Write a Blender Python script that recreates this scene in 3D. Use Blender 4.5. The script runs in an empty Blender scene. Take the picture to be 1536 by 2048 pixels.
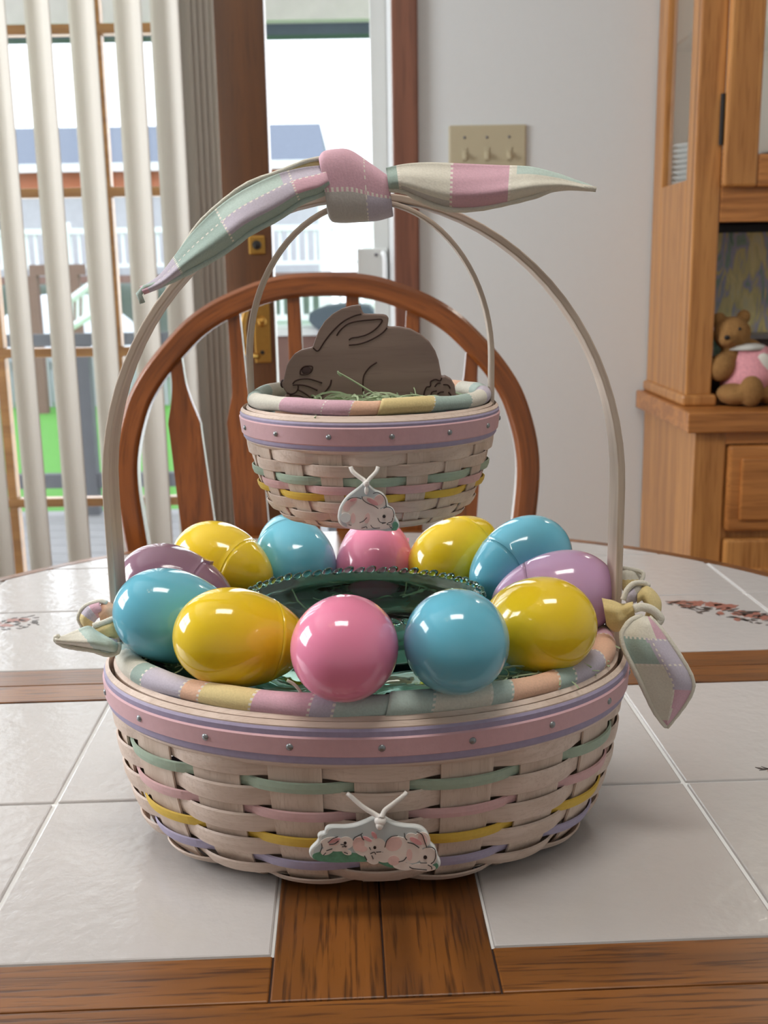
import bpy, bmesh, math, random
from math import sin, cos, pi, radians, sqrt
from mathutils import Vector, Matrix

# ------------------------------------------------------------------ camera
sc = bpy.context.scene
col = sc.collection
FPX = 2150.0                    # focal length in pixels of a 1536x2048 frame
PITCH, ROLL = radians(12.3), 0.0163
T = 0.75                        # table top height
CAM = Vector((0, -0.61, T + 0.325))
FW = Vector((0, cos(PITCH), -sin(PITCH)))
UP0 = Vector((0, sin(PITCH), cos(PITCH)))
RT = Vector((1, 0, 0)) * cos(ROLL) - UP0 * sin(ROLL)
UP = UP0 * cos(ROLL) + Vector((1, 0, 0)) * sin(ROLL)
cd = bpy.data.cameras.new('camera')
cam = bpy.data.objects.new('camera', cd)
col.objects.link(cam)
M = Matrix((RT, UP, -FW)).transposed().to_4x4()
M.translation = CAM
cam.matrix_world = M
cd.sensor_fit = 'VERTICAL'
cd.sensor_height = 36.0
cd.lens = 36.0 * FPX / 2048.0
cd.clip_start = 0.02
cd.clip_end = 200
cd.dof.use_dof = True
cd.dof.focus_distance = 0.60
cd.dof.aperture_fstop = 17.0
sc.camera = cam

# ------------------------------------------------------------------ light
sc.view_settings.view_transform = 'Standard'
sc.view_settings.look = 'None'
sc.view_settings.exposure = 0.42
sc.view_settings.gamma = 1.0
sc.view_settings.use_curve_mapping = False
sc.cycles.max_bounces = 9
sc.cycles.diffuse_bounces = 4
sc.cycles.glossy_bounces = 3
sc.cycles.transmission_bounces = 8
sc.cycles.transparent_max_bounces = 12
wd = bpy.data.worlds.new('overcast_sky')
sc.world = wd
wd.use_nodes = True
bg = wd.node_tree.nodes['Background']
bg.inputs[0].default_value = (0.86, 0.93, 1.0, 1)
bg.inputs[1].default_value = 1.8


def area(name, loc, rot, sx, sy, power, colr):
    d = bpy.data.lights.new(name, 'AREA')
    d.shape = 'RECTANGLE'
    d.size, d.size_y = sx, sy
    d.energy = power
    d.color = colr
    o = bpy.data.objects.new(name, d)
    o.location = loc
    o.rotation_euler = rot
    col.objects.link(o)
    return o


# daylight coming in at the room's windows
area('daylight_patio_door', (-0.75, 1.93, 1.1), (radians(-90), 0, 0), 1.5, 1.9, 22, (0.88, 0.94, 1.0))
area('daylight_side_window', (-1.98, 0.45, 1.55), (0, radians(-90), 0), 1.0, 1.2, 35, (0.96, 0.98, 1.0))
area('ceiling_panel_light', (0.0, -0.32, 2.395), (0, 0, 0), 0.66, 0.30, 6.0, (1.0, 0.95, 0.88))

# ------------------------------------------------------------------ helpers
def ray(px, py):
    return FW + RT * ((px - 768) / FPX) - UP * ((py - 1024) / FPX)


def PY(px, py, y):
    d = ray(px, py)
    return CAM + d * ((y - CAM.y) / d.y)


def PZ(px, py, z):
    d = ray(px, py)
    return CAM + d * ((z - CAM.z) / d.z)


def tag(o, label=None, cat=None, group=None, kind=None):
    if label: o['label'] = label
    if cat: o['category'] = cat
    if group: o['group'] = group
    if kind: o['kind'] = kind
    return o


def empty(name, loc, label=None, cat=None, group=None, kind=None, rz=0.0):
    o = bpy.data.objects.new(name, None)
    o.empty_display_size = 0.05
    col.objects.link(o)
    o.location = loc
    o.rotation_euler = (0, 0, rz)
    tag(o, label, cat, group, kind)
    return o


def obj(name, me, mat=None, parent=None, smooth=False, local=False):
    """parent a mesh in world coordinates (or in the parent's own when local)"""
    o = bpy.data.objects.new(name, me)
    col.objects.link(o)
    if mat is not None and len(me.materials) == 0:
        me.materials.append(mat)
    if smooth:
        for p in me.polygons: p.use_smooth = True
    if parent is not None:
        o.parent = parent
        if not local:
            o.matrix_parent_inverse = world_of(parent).inverted()
    return o


def world_of(o):
    m = o.matrix_basis.copy()
    p = o.parent
    if p is not None:
        m = world_of(p) @ o.matrix_parent_inverse @ m
    return m


def mesh(verts, faces):
    me = bpy.data.meshes.new('m')
    me.from_pydata([tuple(v) for v in verts], [], faces)
    me.update()
    return me


class MB:
    """collects shapes into one mesh"""
    def __init__(s): s.v = []; s.f = []
    def add(s, vs, fs):
        n = len(s.v)
        s.v += [tuple(v) for v in vs]
        s.f += [tuple(i + n for i in f) for f in fs]
        return s
    def box(s, x0, x1, y0, y1, z0, z1):
        return s.add([(x0, y0, z0), (x1, y0, z0), (x1, y1, z0), (x0, y1, z0), (x0, y0, z1), (x1, y0, z1), (x1, y1, z1), (x0, y1, z1)],
                     [(0, 3, 2, 1), (4, 5, 6, 7), (0, 1, 5, 4), (1, 2, 6, 5), (2, 3, 7, 6), (3, 0, 4, 7)])
    def tube(s, path, r, n=8, cap=True, closed=False):
        path = [Vector(p) for p in path]
        m = len(path)
        rs = r if isinstance(r, (list, tuple)) else [r] * m
        vs, fs = [], []
        prev = None
        for i, p in enumerate(path):
            a = path[(i - 1) % m] if (closed or i > 0) else p
            b = path[(i + 1) % m] if (closed or i < m - 1) else p
            t = (b - a)
            t = t.normalized() if t.length > 1e-9 else Vector((0, 0, 1))
            if prev is None:
                h = Vector((0, 0, 1)) if abs(t.z) < 0.9 else Vector((1, 0, 0))
                prev = t.cross(h).normalized()
            e1 = (prev - t * prev.dot(t)).normalized()
            prev = e1
            e2 = t.cross(e1)
            for k in range(n):
                an = 2 * pi * k / n
                vs.append(p + e1 * (rs[i] * cos(an)) + e2 * (rs[i] * sin(an)))
        lim = m if closed else m - 1
        for i in range(lim):
            j = (i + 1) % m
            for k in range(n):
                l = (k + 1) % n
                fs.append((i * n + k, i * n + l, j * n + l, j * n + k))
        if cap and not closed:
            fs.append(tuple(range(n - 1, -1, -1)))
            fs.append(tuple((m - 1) * n + k for k in range(n)))
        return s.add(vs, fs)
    def lathe(s, prof, c, n=24, axis='z'):
        vs, fs = [], []
        for (r, h) in prof:
            for k in range(n):
                an = 2 * pi * k / n
                q = (r * cos(an), r * sin(an), h)
                if axis == 'y': q = (q[0], h, q[1])
                if axis == 'x': q = (h, q[0], q[1])
                vs.append((c[0] + q[0], c[1] + q[1], c[2] + q[2]))
        for i in range(len(prof) - 1):
            for k in range(n):
                l = (k + 1) % n
                fs.append((i * n + k, i * n + l, (i + 1) * n + l, (i + 1) * n + k))
        return s.add(vs, fs)
    def ball(s, c, rx, ry, rz, n=12, m=8, rot=None):
        vs, fs = [], []
        R = rot or Matrix.Identity(3)
        for i in range(m + 1):
            ph = -pi / 2 + pi * i / m
            for k in range(n):
                an = 2 * pi * k / n
                vs.append(Vector(c) + R @ Vector((rx * cos(ph) * cos(an), ry * cos(ph) * sin(an), rz * sin(ph))))
        for i in range(m):
            for k in range(n):
                l = (k + 1) % n
                fs.append((i * n + k, i * n + l, (i + 1) * n + l, (i + 1) * n + k))
        return s.add(vs, fs)
    def prism(s, pts, y0, y1):
        """outline of (x, z) points extruded along y"""
        n = len(pts)
        vs = [(p[0], y0, p[1]) for p in pts] + [(p[0], y1, p[1]) for p in pts]
        fs = [tuple(range(n)), tuple(range(2 * n - 1, n - 1, -1))]
        for i in range(n):
            j = (i + 1) % n
            fs.append((i, i + n, j + n, j))
        return s.add(vs, fs)
    def slab(s, pts, z0, z1):
        n = len(pts)
        vs = [(p[0], p[1], z0) for p in pts] + [(p[0], p[1], z1) for p in pts]
        fs = [tuple(range(n - 1, -1, -1)), tuple(range(n, 2 * n))]
        for i in range(n):
            j = (i + 1) % n
            fs.append((i, j, j + n, i + n))
        return s.add(vs, fs)
    def build(s, name, mat, parent=None, smooth=False, bevel=0.0, seg=2, local=False, weld=False):
        me = mesh(s.v, s.f)
        bm = bmesh.new(); bm.from_mesh(me)
        if weld: bmesh.ops.remove_doubles(bm, verts=bm.verts, dist=1e-6)
        bmesh.ops.recalc_face_normals(bm, faces=bm.faces)
        bm.to_mesh(me); bm.free()
        o = obj(name, me, mat, parent, smooth, local)
        if bevel:
            b = o.modifiers.new('bevel', 'BEVEL')
            b.width = bevel; b.segments = seg; b.limit_method = 'ANGLE'; b.angle_limit = radians(40)
        return o


def grain(o, per, path, sec):
    """store along-the-bend coordinates so the wood grain follows a bent piece"""
    at = o.data.attributes.new('grain', 'FLOAT_VECTOR', 'POINT')
    run, acc = [0.0], 0.0
    for i in range(1, len(path)):
        acc += (Vector(path[i]) - Vector(path[i - 1])).length
        run.append(acc)
    for i in range(len(path)):
        for k in range(per):
            at.data[i * per + k].vector = (run[i], sec[k][0], sec[k][1])
    return o


def smooth_path(pts, n=8, closed=False):
    """Catmull-Rom through points (Vectors or tuples of any size)"""
    P = [Vector(p) for p in pts]
    out = []
    m = len(P)
    rng = range(m) if closed else range(m - 1)
    for i in rng:
        p0 = P[(i - 1) % m] if (closed or i > 0) else P[0] * 2 - P[1]
        p1, p2 = P[i], P[(i + 1) % m]
        p3 = P[(i + 2) % m] if (closed or i < m - 2) else P[-1] * 2 - P[-2]
        for k in range(n):
            t = k / n
            out.append(0.5 * ((2 * p1) + (p2 - p0) * t + (2 * p0 - 5 * p1 + 4 * p2 - p3) * t * t + (3 * p1 - p0 - 3 * p2 + p3) * t ** 3))
    if not closed: out.append(P[-1])
    return out


def interp(x, xs, ys):
    if x <= xs[0]: return ys[0]
    for i in range(len(xs) - 1):
        if x <= xs[i + 1]:
            t = (x - xs[i]) / (xs[i + 1] - xs[i])
            return ys[i] + (ys[i + 1] - ys[i]) * t
    return ys[-1]


# ------------------------------------------------------------------ materials
def srgb(r, g, b):
    f = lambda c: (c / 255) / 12.92 if c / 255 <= 0.04045 else ((c / 255 + 0.055) / 1.055) ** 2.4
    return (f(r), f(g), f(b), 1)


def new_mat(name):
    m = bpy.data.materials.new(name)
    m.use_nodes = True
    nt = m.node_tree
    return m, nt, nt.nodes['Principled BSDF']


def plain(name, c, rough=0.5, var=0.06, scale=40, metal=0.0, bump=0.0, coat=0.0, sss=0.0, spec=0.5):
    m, nt, b = new_mat(name)
    N, L = nt.nodes.new, nt.links.new
    tc = N('ShaderNodeTexCoord'); no = N('ShaderNodeTexNoise')
    no.inputs['Scale'].default_value = scale; no.inputs['Detail'].default_value = 4
    L(tc.outputs['Object'], no.inputs['Vector'])
    mx = N('ShaderNodeMix'); mx.data_type = 'RGBA'
    mx.inputs[6].default_value = tuple(max(0, x * (1 - var)) for x in c[:3]) + (1,)
    mx.inputs[7].default_value = tuple(min(1, x * (1 + var)) for x in c[:3]) + (1,)
    L(no.outputs['Fac'], mx.inputs[0]); L(mx.outputs[2], b.inputs['Base Color'])
    b.inputs['Roughness'].default_value = rough
    b.inputs['Metallic'].default_value = metal
    b.inputs['Coat Weight'].default_value = coat
    b.inputs['Specular IOR Level'].default_value = spec
    if sss:
        b.inputs['Subsurface Weight'].default_value = sss
        b.inputs['Subsurface Radius'].default_value = (0.02, 0.02, 0.02)
        b.inputs['Subsurface Scale'].default_value = 0.5
    if bump:
        bp = N('ShaderNodeBump'); bp.inputs['Strength'].default_value = bump; bp.inputs['Distance'].default_value = 0.002
        L(no.outputs['Fac'], bp.inputs['Height']); L(bp.outputs['Normal'], b.inputs['Normal'])
    return m


def wood(name, light, dark, axis='x', rough=0.35, ring=14.0, fine=260.0, stretch=0.06, coat=0.25, pore=0.5, bump=0.12, attr=None):
    m, nt, b = new_mat(name)
    N, L = nt.nodes.new, nt.links.new
    tc = N('ShaderNodeTexCoord'); mp = N('ShaderNodeMapping')
    s = [1.0, 1.0, 1.0]
    s['xyz'.index(axis)] = stretch
    mp.inputs['Scale'].default_value = s
    if attr:
        at = N('ShaderNodeAttribute'); at.attribute_name = attr
        L(at.outputs['Vector'], mp.inputs['Vector'])
    else:
        L(tc.outputs['Object'], mp.inputs['Vector'])
    n1 = N('ShaderNodeTexNoise'); n1.inputs['Scale'].default_value = ring; n1.inputs['Detail'].default_value = 3; n1.inputs['Distortion'].default_value = 1.2
    n2 = N('ShaderNodeTexNoise'); n2.inputs['Scale'].default_value = fine; n2.inputs['Detail'].default_value = 3
    L(mp.outputs[0], n1.inputs['Vector']); L(mp.outputs[0], n2.inputs['Vector'])
    sn = N('ShaderNodeMath'); sn.operation = 'MULTIPLY'; sn.inputs[1].default_value = 7.0
    L(n1.outputs['Fac'], sn.inputs[0])
    fr = N('ShaderNodeMath'); fr.operation = 'PINGPONG'; fr.inputs[1].default_value = 1.0
    L(sn.outputs[0], fr.inputs[0])
    r1 = N('ShaderNodeMix'); r1.data_type = 'RGBA'
    r1.inputs[6].default_value = light
    r1.inputs[7].default_value = tuple(l * 0.45 + d * 0.55 for l, d in zip(light, dark))
    L(fr.outputs[0], r1.inputs[0])
    pr = N('ShaderNodeMapRange'); pr.inputs[1].default_value = 0.52; pr.inputs[2].default_value = 0.66; pr.inputs[4].default_value = pore
    L(n2.outputs['Fac'], pr.inputs[0])
    r2 = N('ShaderNodeMix'); r2.data_type = 'RGBA'
    r2.inputs[7].default_value = dark
    L(pr.outputs[0], r2.inputs[0]); L(r1.outputs[2], r2.inputs[6]); L(r2.outputs[2], b.inputs['Base Color'])
    b.inputs['Roughness'].default_value = rough
    b.inputs['Coat Weight'].default_value = coat
    b.inputs['Coat Roughness'].default_value = 0.2
    bp = N('ShaderNodeBump'); bp.invert = True; bp.inputs['Strength'].default_value = bump; bp.inputs['Distance'].default_value = 0.001
    L(pr.outputs[0], bp.inputs['Height']); L(bp.outputs['Normal'], b.inputs['Normal'])
    return m


def clear_glass(name, tint=(1, 1, 1, 1), refl=1.45):
    """thin pane: see-through with a Fresnel reflection"""
    m, nt, b = new_mat(name)
    N, L = nt.nodes.new, nt.links.new
    nt.nodes.remove(b)
    out = nt.nodes['Material Output']
    tr = N('ShaderNodeBsdfTransparent'); tr.inputs[0].default_value = tint
    gl = N('ShaderNodeBsdfGlossy'); gl.inputs['Roughness'].default_value = 0.02
    fr = N('ShaderNodeFresnel'); fr.inputs[0].default_value = refl
    mx = N('ShaderNodeMixShader')
    ge = N('ShaderNodeNewGeometry')
    inv = N('ShaderNodeMath'); inv.operation = 'SUBTRACT'; inv.inputs[0].default_value = 1.0
    mu = N('ShaderNodeMath'); mu.operation = 'MULTIPLY'
    L(ge.outputs['Backfacing'], inv.inputs[1]); L(inv.outputs[0], mu.inputs[0]); L(fr.outputs[0], mu.inputs[1])
    L(mu.outputs[0], mx.inputs[0]); L(tr.outputs[0], mx.inputs[1]); L(gl.outputs[0], mx.inputs[2]); L(mx.outputs[0], out.inputs[0])
    return m


def cloth_mat(name):
    """woven cloth: the piece colours come from the sewn patches, the weave is relief"""
    m, nt, b = new_mat(name)
    N, L = nt.nodes.new, nt.links.new
    at = N('ShaderNodeAttribute'); at.attribute_name = 'patch'
    tc = N('ShaderNodeTexCoord'); no = N('ShaderNodeTexNoise'); no.inputs['Scale'].default_value = 900; no.inputs['Detail'].default_value = 2
    L(tc.outputs['Object'], no.inputs['Vector'])
    mr = N('ShaderNodeMapRange'); mr.inputs[3].default_value = 0.86; mr.inputs[4].default_value = 1.1
    L(no.outputs['Fac'], mr.inputs[0])
    mx = N('ShaderNodeMix'); mx.data_type = 'RGBA'; mx.blend_type = 'MULTIPLY'; mx.inputs[0].default_value = 1
    L(at.outputs['Color'], mx.inputs[6]); L(mr.outputs[0], mx.inputs[7]); L(mx.outputs[2], b.inputs['Base Color'])
    b.inputs['Roughness'].default_value = 0.9
    b.inputs['Sheen Weight'].default_value = 0.15
    b.inputs['Specular IOR Level'].default_value = 0.2
    bp = N('ShaderNodeBump'); bp.inputs['Strength'].default_value = 0.25; bp.inputs['Distance'].default_value = 0.0006
    L(no.outputs['Fac'], bp.inputs['Height']); L(bp.outputs['Normal'], b.inputs['Normal'])
    return m


MAT = {}
MAT['wall'] = plain('painted_wall', srgb(219, 223, 224), 0.85, 0.015, 60, bump=0.15)
MAT['ceiling'] = plain('ceiling_paint', srgb(238, 236, 232), 0.9, 0.01, 30)
MAT['floor'] = wood('floor_wood', srgb(150, 105, 66), srgb(90, 55, 30), 'y', 0.4)
MAT['oak'] = wood('hutch_oak', srgb(206, 146, 82), srgb(140, 84, 36), 'z', 0.35, 16, 240, 0.05, 0.2, 0.45)
MAT['oak_x'] = wood('hutch_oak_rail', srgb(198, 132, 70), srgb(126, 72, 30), 'x', 0.35, 16, 240, 0.05, 0.2, 0.45)
MAT['chair'] = wood('chair_oak', srgb(150, 84, 36), srgb(80, 38, 13), 'z', 0.3, 18, 300, 0.06, 0.35, 0.45)
MAT['chair_bow'] = wood('chair_bow_oak', srgb(150, 84, 36), srgb(80, 38, 13), 'x', 0.3, 30, 300, 0.06, 0.35, 0.45, attr='grain')
MAT['tabwood_x'] = wood('table_wood_across', srgb(142, 88, 36), srgb(60, 30, 10), 'x', 0.34, 10, 420, 0.05, 0.3, 0.75)
MAT['tabwood_y'] = wood('table_wood_along', srgb(130, 78, 30), srgb(54, 28, 8), 'y', 0.34, 10, 420, 0.05, 0.3, 0.75)
MAT['doorwood'] = wood('door_wood', srgb(108, 66, 34), srgb(60, 33, 16), 'z', 0.4, 8, 200, 0.05, 0.2, 0.35)
MAT['muntin'] = wood('muntin_wood', srgb(156, 112, 62), srgb(108, 70, 34), 'x', 0.45, 10, 200, 0.05, 0.1, 0.3)
MAT['casing'] = wood('casing_wood', srgb(138, 88, 66), srgb(84, 48, 36), 'z', 0.5, 8, 200, 0.05, 0.1, 0.35)
MAT['splint'] = wood('pale_splint', srgb(226, 206, 190), srgb(196, 172, 152), 'z', 0.6, 30, 900, 0.04, 0.0, 0.35, 0.2)
MAT['weaver'] = wood('pale_weaver', srgb(230, 210, 196), srgb(198, 174, 156), 'x', 0.6, 30, 900, 0.04, 0.0, 0.35, 0.2)
MAT['w_green'] = plain('green_weaver', srgb(168, 186, 166), 0.6, 0.1, 300, bump=0.1)
MAT['w_pink'] = plain('pink_weaver', srgb(220, 178, 178), 0.6, 0.08, 300, bump=0.1)
MAT['w_yellow'] = plain('yellow_weaver', srgb(226, 190, 78), 0.6, 0.08, 300, bump=0.1)
MAT['w_purple'] = plain('purple_weaver', srgb(180, 172, 200), 0.6, 0.1, 300, bump=0.1)
MAT['b_pink'] = plain('pink_band', srgb(216, 174, 180), 0.55, 0.06, 250, bump=0.1)
MAT['b_purple'] = plain('purple_band', srgb(166, 156, 184), 0.6, 0.12, 250, bump=0.1)
MAT['handle'] = wood('handle_splint', srgb(204, 188, 172), srgb(170, 150, 134), 'x', 0.6, 40, 600, 0.05, 0.0, 0.3, 0.15, attr='grain')
MAT['nail'] = plain('steel_nail', srgb(150, 155, 158), 0.4, 0.1, 800, metal=0.9)
MAT['cloth'] = cloth_mat('patchwork_cloth')
MAT['thread'] = plain('cream_thread', srgb(236, 228, 216), 0.8, 0.05, 900)
MAT['rabbit'] = wood('rabbit_wood', srgb(150, 128, 118), srgb(122, 100, 92), 'x', 0.6, 24, 500, 0.1, 0.0, 0.3, 0.05)
MAT['burn'] = plain('burnt_line', srgb(58, 32, 26), 0.7, 0.1, 400)
MAT['grass'] = plain('paper_grass', srgb(170, 188, 152), 0.7, 0.2, 120)
MAT['grass_pale'] = plain('cellophane_grass', srgb(214, 218, 196), 0.4, 0.15, 120)
MAT['ceramic'] = plain('glazed_ceramic', srgb(226, 230, 228), 0.15, 0.02, 60, coat=0.5)
MAT['ceramic_grey'] = plain('glaze_grey_blue', srgb(196, 206, 208), 0.2, 0.04, 60, coat=0.5)
MAT['p_cream'] = plain('paint_cream', srgb(240, 226, 218), 0.3, 0.04, 200)
MAT['p_pink'] = plain('paint_pink', srgb(238, 200, 194), 0.3, 0.14, 260)
MAT['p_rose'] = plain('paint_rose', srgb(226, 162, 164), 0.3, 0.12, 260)
MAT['p_green'] = plain('paint_green', srgb(96, 150, 124), 0.3, 0.35, 500)
MAT['p_black'] = plain('paint_black', srgb(40, 34, 34), 0.3, 0.1, 200)
MAT['satin'] = plain('satin_ribbon', srgb(240, 236, 230), 0.35, 0.04, 700, bump=0.05)
MAT['tile'] = plain('glazed_tile', srgb(192, 188, 186), 0.17, 0.025, 110, bump=0.22, coat=0.0)
MAT['grout'] = plain('white_grout', srgb(238, 240, 240), 0.8, 0.03, 200)
MAT['print_red'] = plain('print_red', srgb(158, 104, 92), 0.3, 0.45, 260)
MAT['print_dark'] = plain('print_dark', srgb(72, 66, 64), 0.3, 0.2, 300)
MAT['vinyl'] = plain('white_vinyl', srgb(208, 210, 208), 0.5, 0.02, 40)
MAT['brass'] = plain('aged_brass', srgb(196, 150, 78), 0.3, 0.12, 90, metal=0.95)
MAT['almond'] = plain('almond_plastic', srgb(186, 176, 148), 0.4, 0.03, 50)
MAT['black'] = plain('black_metal', srgb(28, 26, 26), 0.4, 0.1, 90)
MAT['dark'] = plain('dark_brown_wood', srgb(52, 34, 28), 0.5, 0.1, 90)  # dark brown wood, one even tone
MAT['pane'] = clear_glass('window_glass')
MAT['pane_hutch'] = clear_glass('hutch_glass', (0.96, 0.97, 0.97, 1))
# green pressed glass
m, nt, b = new_mat('green_glass')
b.inputs['Base Color'].default_value = (0.56, 0.88, 0.78, 1)
b.inputs['Transmission Weight'].default_value = 1.0
b.inputs['Roughness'].default_value = 0.03
b.inputs['IOR'].default_value = 1.45
nn = nt.nodes.new('ShaderNodeTexNoise'); nn.inputs['Scale'].default_value = 130; nn.inputs['Detail'].default_value = 1
tcn = nt.nodes.new('ShaderNodeTexCoord'); nt.links.new(tcn.outputs['Object'], nn.inputs['Vector'])
bpn = nt.nodes.new('ShaderNodeBump'); bpn.inputs['Strength'].default_value = 0.12; bpn.inputs['Distance'].default_value = 0.002
nt.links.new(nn.outputs['Fac'], bpn.inputs['Height']); nt.links.new(bpn.outputs['Normal'], b.inputs['Normal'])
MAT['greenglass'] = m
# translucent blind vane
m, nt, b = new_mat('blind_vane')
nt.nodes.remove(b)
df = nt.nodes.new('ShaderNodeBsdfDiffuse'); df.inputs[0].default_value = srgb(226, 222, 214)
tl = nt.nodes.new('ShaderNodeBsdfTranslucent'); tl.inputs[0].default_value = srgb(226, 220, 206)
mxs = nt.nodes.new('ShaderNodeMixShader'); mxs.inputs[0].default_value = 0.15
nn = nt.nodes.new('ShaderNodeTexNoise'); nn.inputs['Scale'].default_value = 350
tcn = nt.nodes.new('ShaderNodeTexCoord'); nt.links.new(tcn.outputs['Object'], nn.inputs['Vector'])
bpn = nt.nodes.new('ShaderNodeBump'); bpn.inputs['Strength'].default_value = 0.2; bpn.inputs['Distance'].default_value = 0.001
nt.links.new(nn.outputs['Fac'], bpn.inputs['Height']); nt.links.new(bpn.outputs['Normal'], df.inputs['Normal'])
nt.links.new(df.outputs[0], mxs.inputs[1]); nt.links.new(tl.outputs[0], mxs.inputs[2])
nt.links.new(mxs.outputs[0], nt.nodes['Material Output'].inputs[0])
MAT['vane'] = m
# plastic eggs
EGGC = {'yellow': srgb(240, 206, 40), 'blue': srgb(108, 190, 214), 'pink': srgb(240, 142, 176), 'lavender': srgb(204, 166, 206), 'shaded_lavender': srgb(164, 124, 146)}  # last entry: the left lavender egg, with shade put into its colour
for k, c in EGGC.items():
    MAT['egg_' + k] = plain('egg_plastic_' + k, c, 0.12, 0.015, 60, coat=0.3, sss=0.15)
for nm, c in {'roof': (114, 122, 138), 'siding': (196, 200, 206), 'brick': (206, 128, 92), 'lawn': (84, 150, 52),
              'outwhite': (236, 238, 240), 'deckwood': (176, 172, 176), 'greyrail': (112, 112, 118), 'fence': (176, 176, 184),
              'brown': (132, 100, 92), 'grill': (96, 108, 120), 'tarp': (226, 230, 238), 'fascia': (96, 104, 116), 'soffit': (238, 228, 226)}.items():
    MAT[nm] = plain(nm + '_outside', srgb(*c), 0.8, 0.1, 6 if nm == 'lawn' else 12)

CL = {'cream': srgb(226, 222, 208), 'mint': srgb(190, 208, 200), 'lilac': srgb(200, 192, 206), 'pink': srgb(218, 176, 190), 'peach': srgb(236, 192, 164),
      'yellow': srgb(228, 208, 152), 'sage': srgb(170, 190, 182), 'seam': srgb(238, 232, 222), 'grey': srgb(196, 192, 188)}

# ------------------------------------------------------------------ the room
def struct(name, mb, mat, bevel=0.0, label=None):
    o = mb.build(name, mat, None, bevel=bevel)
    tag(o, label, None, None, 'structure')
    return o


XL, XR, YB, YF, ZC = -1.9, 2.1, 1.75, -2.6, 2.44
struct('floor', MB().box(XL - .12, XR + .12, YF - .12, YB + .12, -0.08, 0), MAT['floor'])
struct('ceiling', MB().box(XL - .12, XR + .12, YF - .12, YB + .12, ZC, ZC + 0.08), MAT['ceiling'])
DX0, DX1, DZ = -1.50, 0.03, 2.06          # patio door opening
struct('wall_back', MB().box(XL, DX0, YB, YB + .12, 0, ZC).box(DX1, XR, YB, YB + .12, 0, ZC).box(DX0, DX1, YB, YB + .12, DZ, ZC), MAT['wall'])
WY0, WY1, WZ0, WZ1 = -0.15, 1.05, 1.05, 2.05
struct('wall_left', MB().box(XL - .12, XL, YF, WY0, 0, ZC).box(XL - .12, XL, WY1, YB + .12, 0, ZC).box(XL - .12, XL, WY0, WY1, 0, WZ0).box(XL - .12, XL, WY0, WY1, WZ1, ZC), MAT['wall'])
struct('wall_right', MB().box(XR, XR + .12, YF, YB + .12, 0, ZC), MAT['wall'])
struct('wall_front', MB().box(XL, XR, YF - .12, YF, 0, ZC), MAT['wall'])
struct('baseboard_back', MB().box(0.09, XR, YB - .014, YB, 0, 0.09), MAT['casing'], 0.003)
# casing around the patio door
tr = struct('trim_1', MB().box(0.03, 0.084, YB - .022, YB, 0, DZ + .06), MAT['casing'], 0.004, 'brown wooden door casing beside the grey wall')
struct('trim_2', MB().box(DX0 - .06, 0.03, YB - .022, YB, DZ, DZ + .06), MAT['casing'], 0.004)
struct('trim_3', MB().box(DX0 - .055, DX0, YB - .022, YB, 0, DZ), MAT['casing'], 0.004)

# windows out of the frame that light the room
w = empty('window_1', (XL - .05, .85, WZ0), kind='structure')
bx = lambda p, q, r, s_: MB().box(XL - .07, XL - .03, p, q, r, s_)
for r in ((WY0, WY0 + .05, WZ0, WZ1), (WY1 - .05, WY1, WZ0, WZ1), (WY0 + .05, WY1 - .05, WZ0, WZ0 + .05), (WY0 + .05, WY1 - .05, WZ1 - .05, WZ1)):
    bx(*r).build('frame', MAT['casing'], w)
for i in (1, 2):
    c = WY0 + (WY1 - WY0) * i / 3
    bx(c - .012, c + .012, WZ0 + .05, WZ1 - .05).build('muntin', MAT['muntin'], w)
c = (WZ0 + WZ1) / 2
bx(WY0 + .05, WY1 - .05, c - .012, c + .012).build('muntin', MAT['muntin'], w)
# ceiling light over the table, seen mirrored in the eggs
cl = empty('ceiling_light', (0, -0.32, ZC), 'flat rectangular ceiling light above the table, mirrored in the eggs', 'lamp')
MB().box(-.36, .36, -.50, -.14, ZC - .035, ZC).build('housing', MAT['vinyl'], cl, bevel=.004)
glow, ntg, bg_ = new_mat('lit_diffuser')
bg_.inputs['Emission Color'].default_value = (1, .96, .9, 1)
bg_.inputs['Emission Strength'].default_value = 3.0
MB().box(-.33, .33, -.47, -.17, ZC - .042, ZC - .035).build('diffuser', glow, cl)
fl = empty('bulb_cluster', (-.5, -.35, ZC), 'three warm bare bulbs on a ceiling stem, mirrored as dots in the eggs', 'lamp')
MB().lathe([(0, ZC), (.05, ZC), (.05, ZC - .015), (.012, ZC - .02), (.012, ZC - .16), (0, ZC - .16)], (-.5, -.35, 0), 16).build('stem', MAT['brass'], fl, True)
warm, ntw, bw_ = new_mat('lit_bulb')
bw_.inputs['Emission Color'].default_value = (1, .62, .3, 1)
bw_.inputs['Emission Strength'].default_value = 14.0
for k in range(3):
    a = 2 * pi * k / 3 + .4
    e_ = Vector((-.5 + .10 * cos(a), -.35 + .10 * sin(a), ZC - .17))
    ar = MB().tube([(-.5, -.35, ZC - .14), e_], .006, 8).build('arm', MAT['brass'], fl, True)
    MB().ball(e_ - Vector((0, 0, .026)), .022, .022, .028).build('bulb', warm, ar, True)

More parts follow.
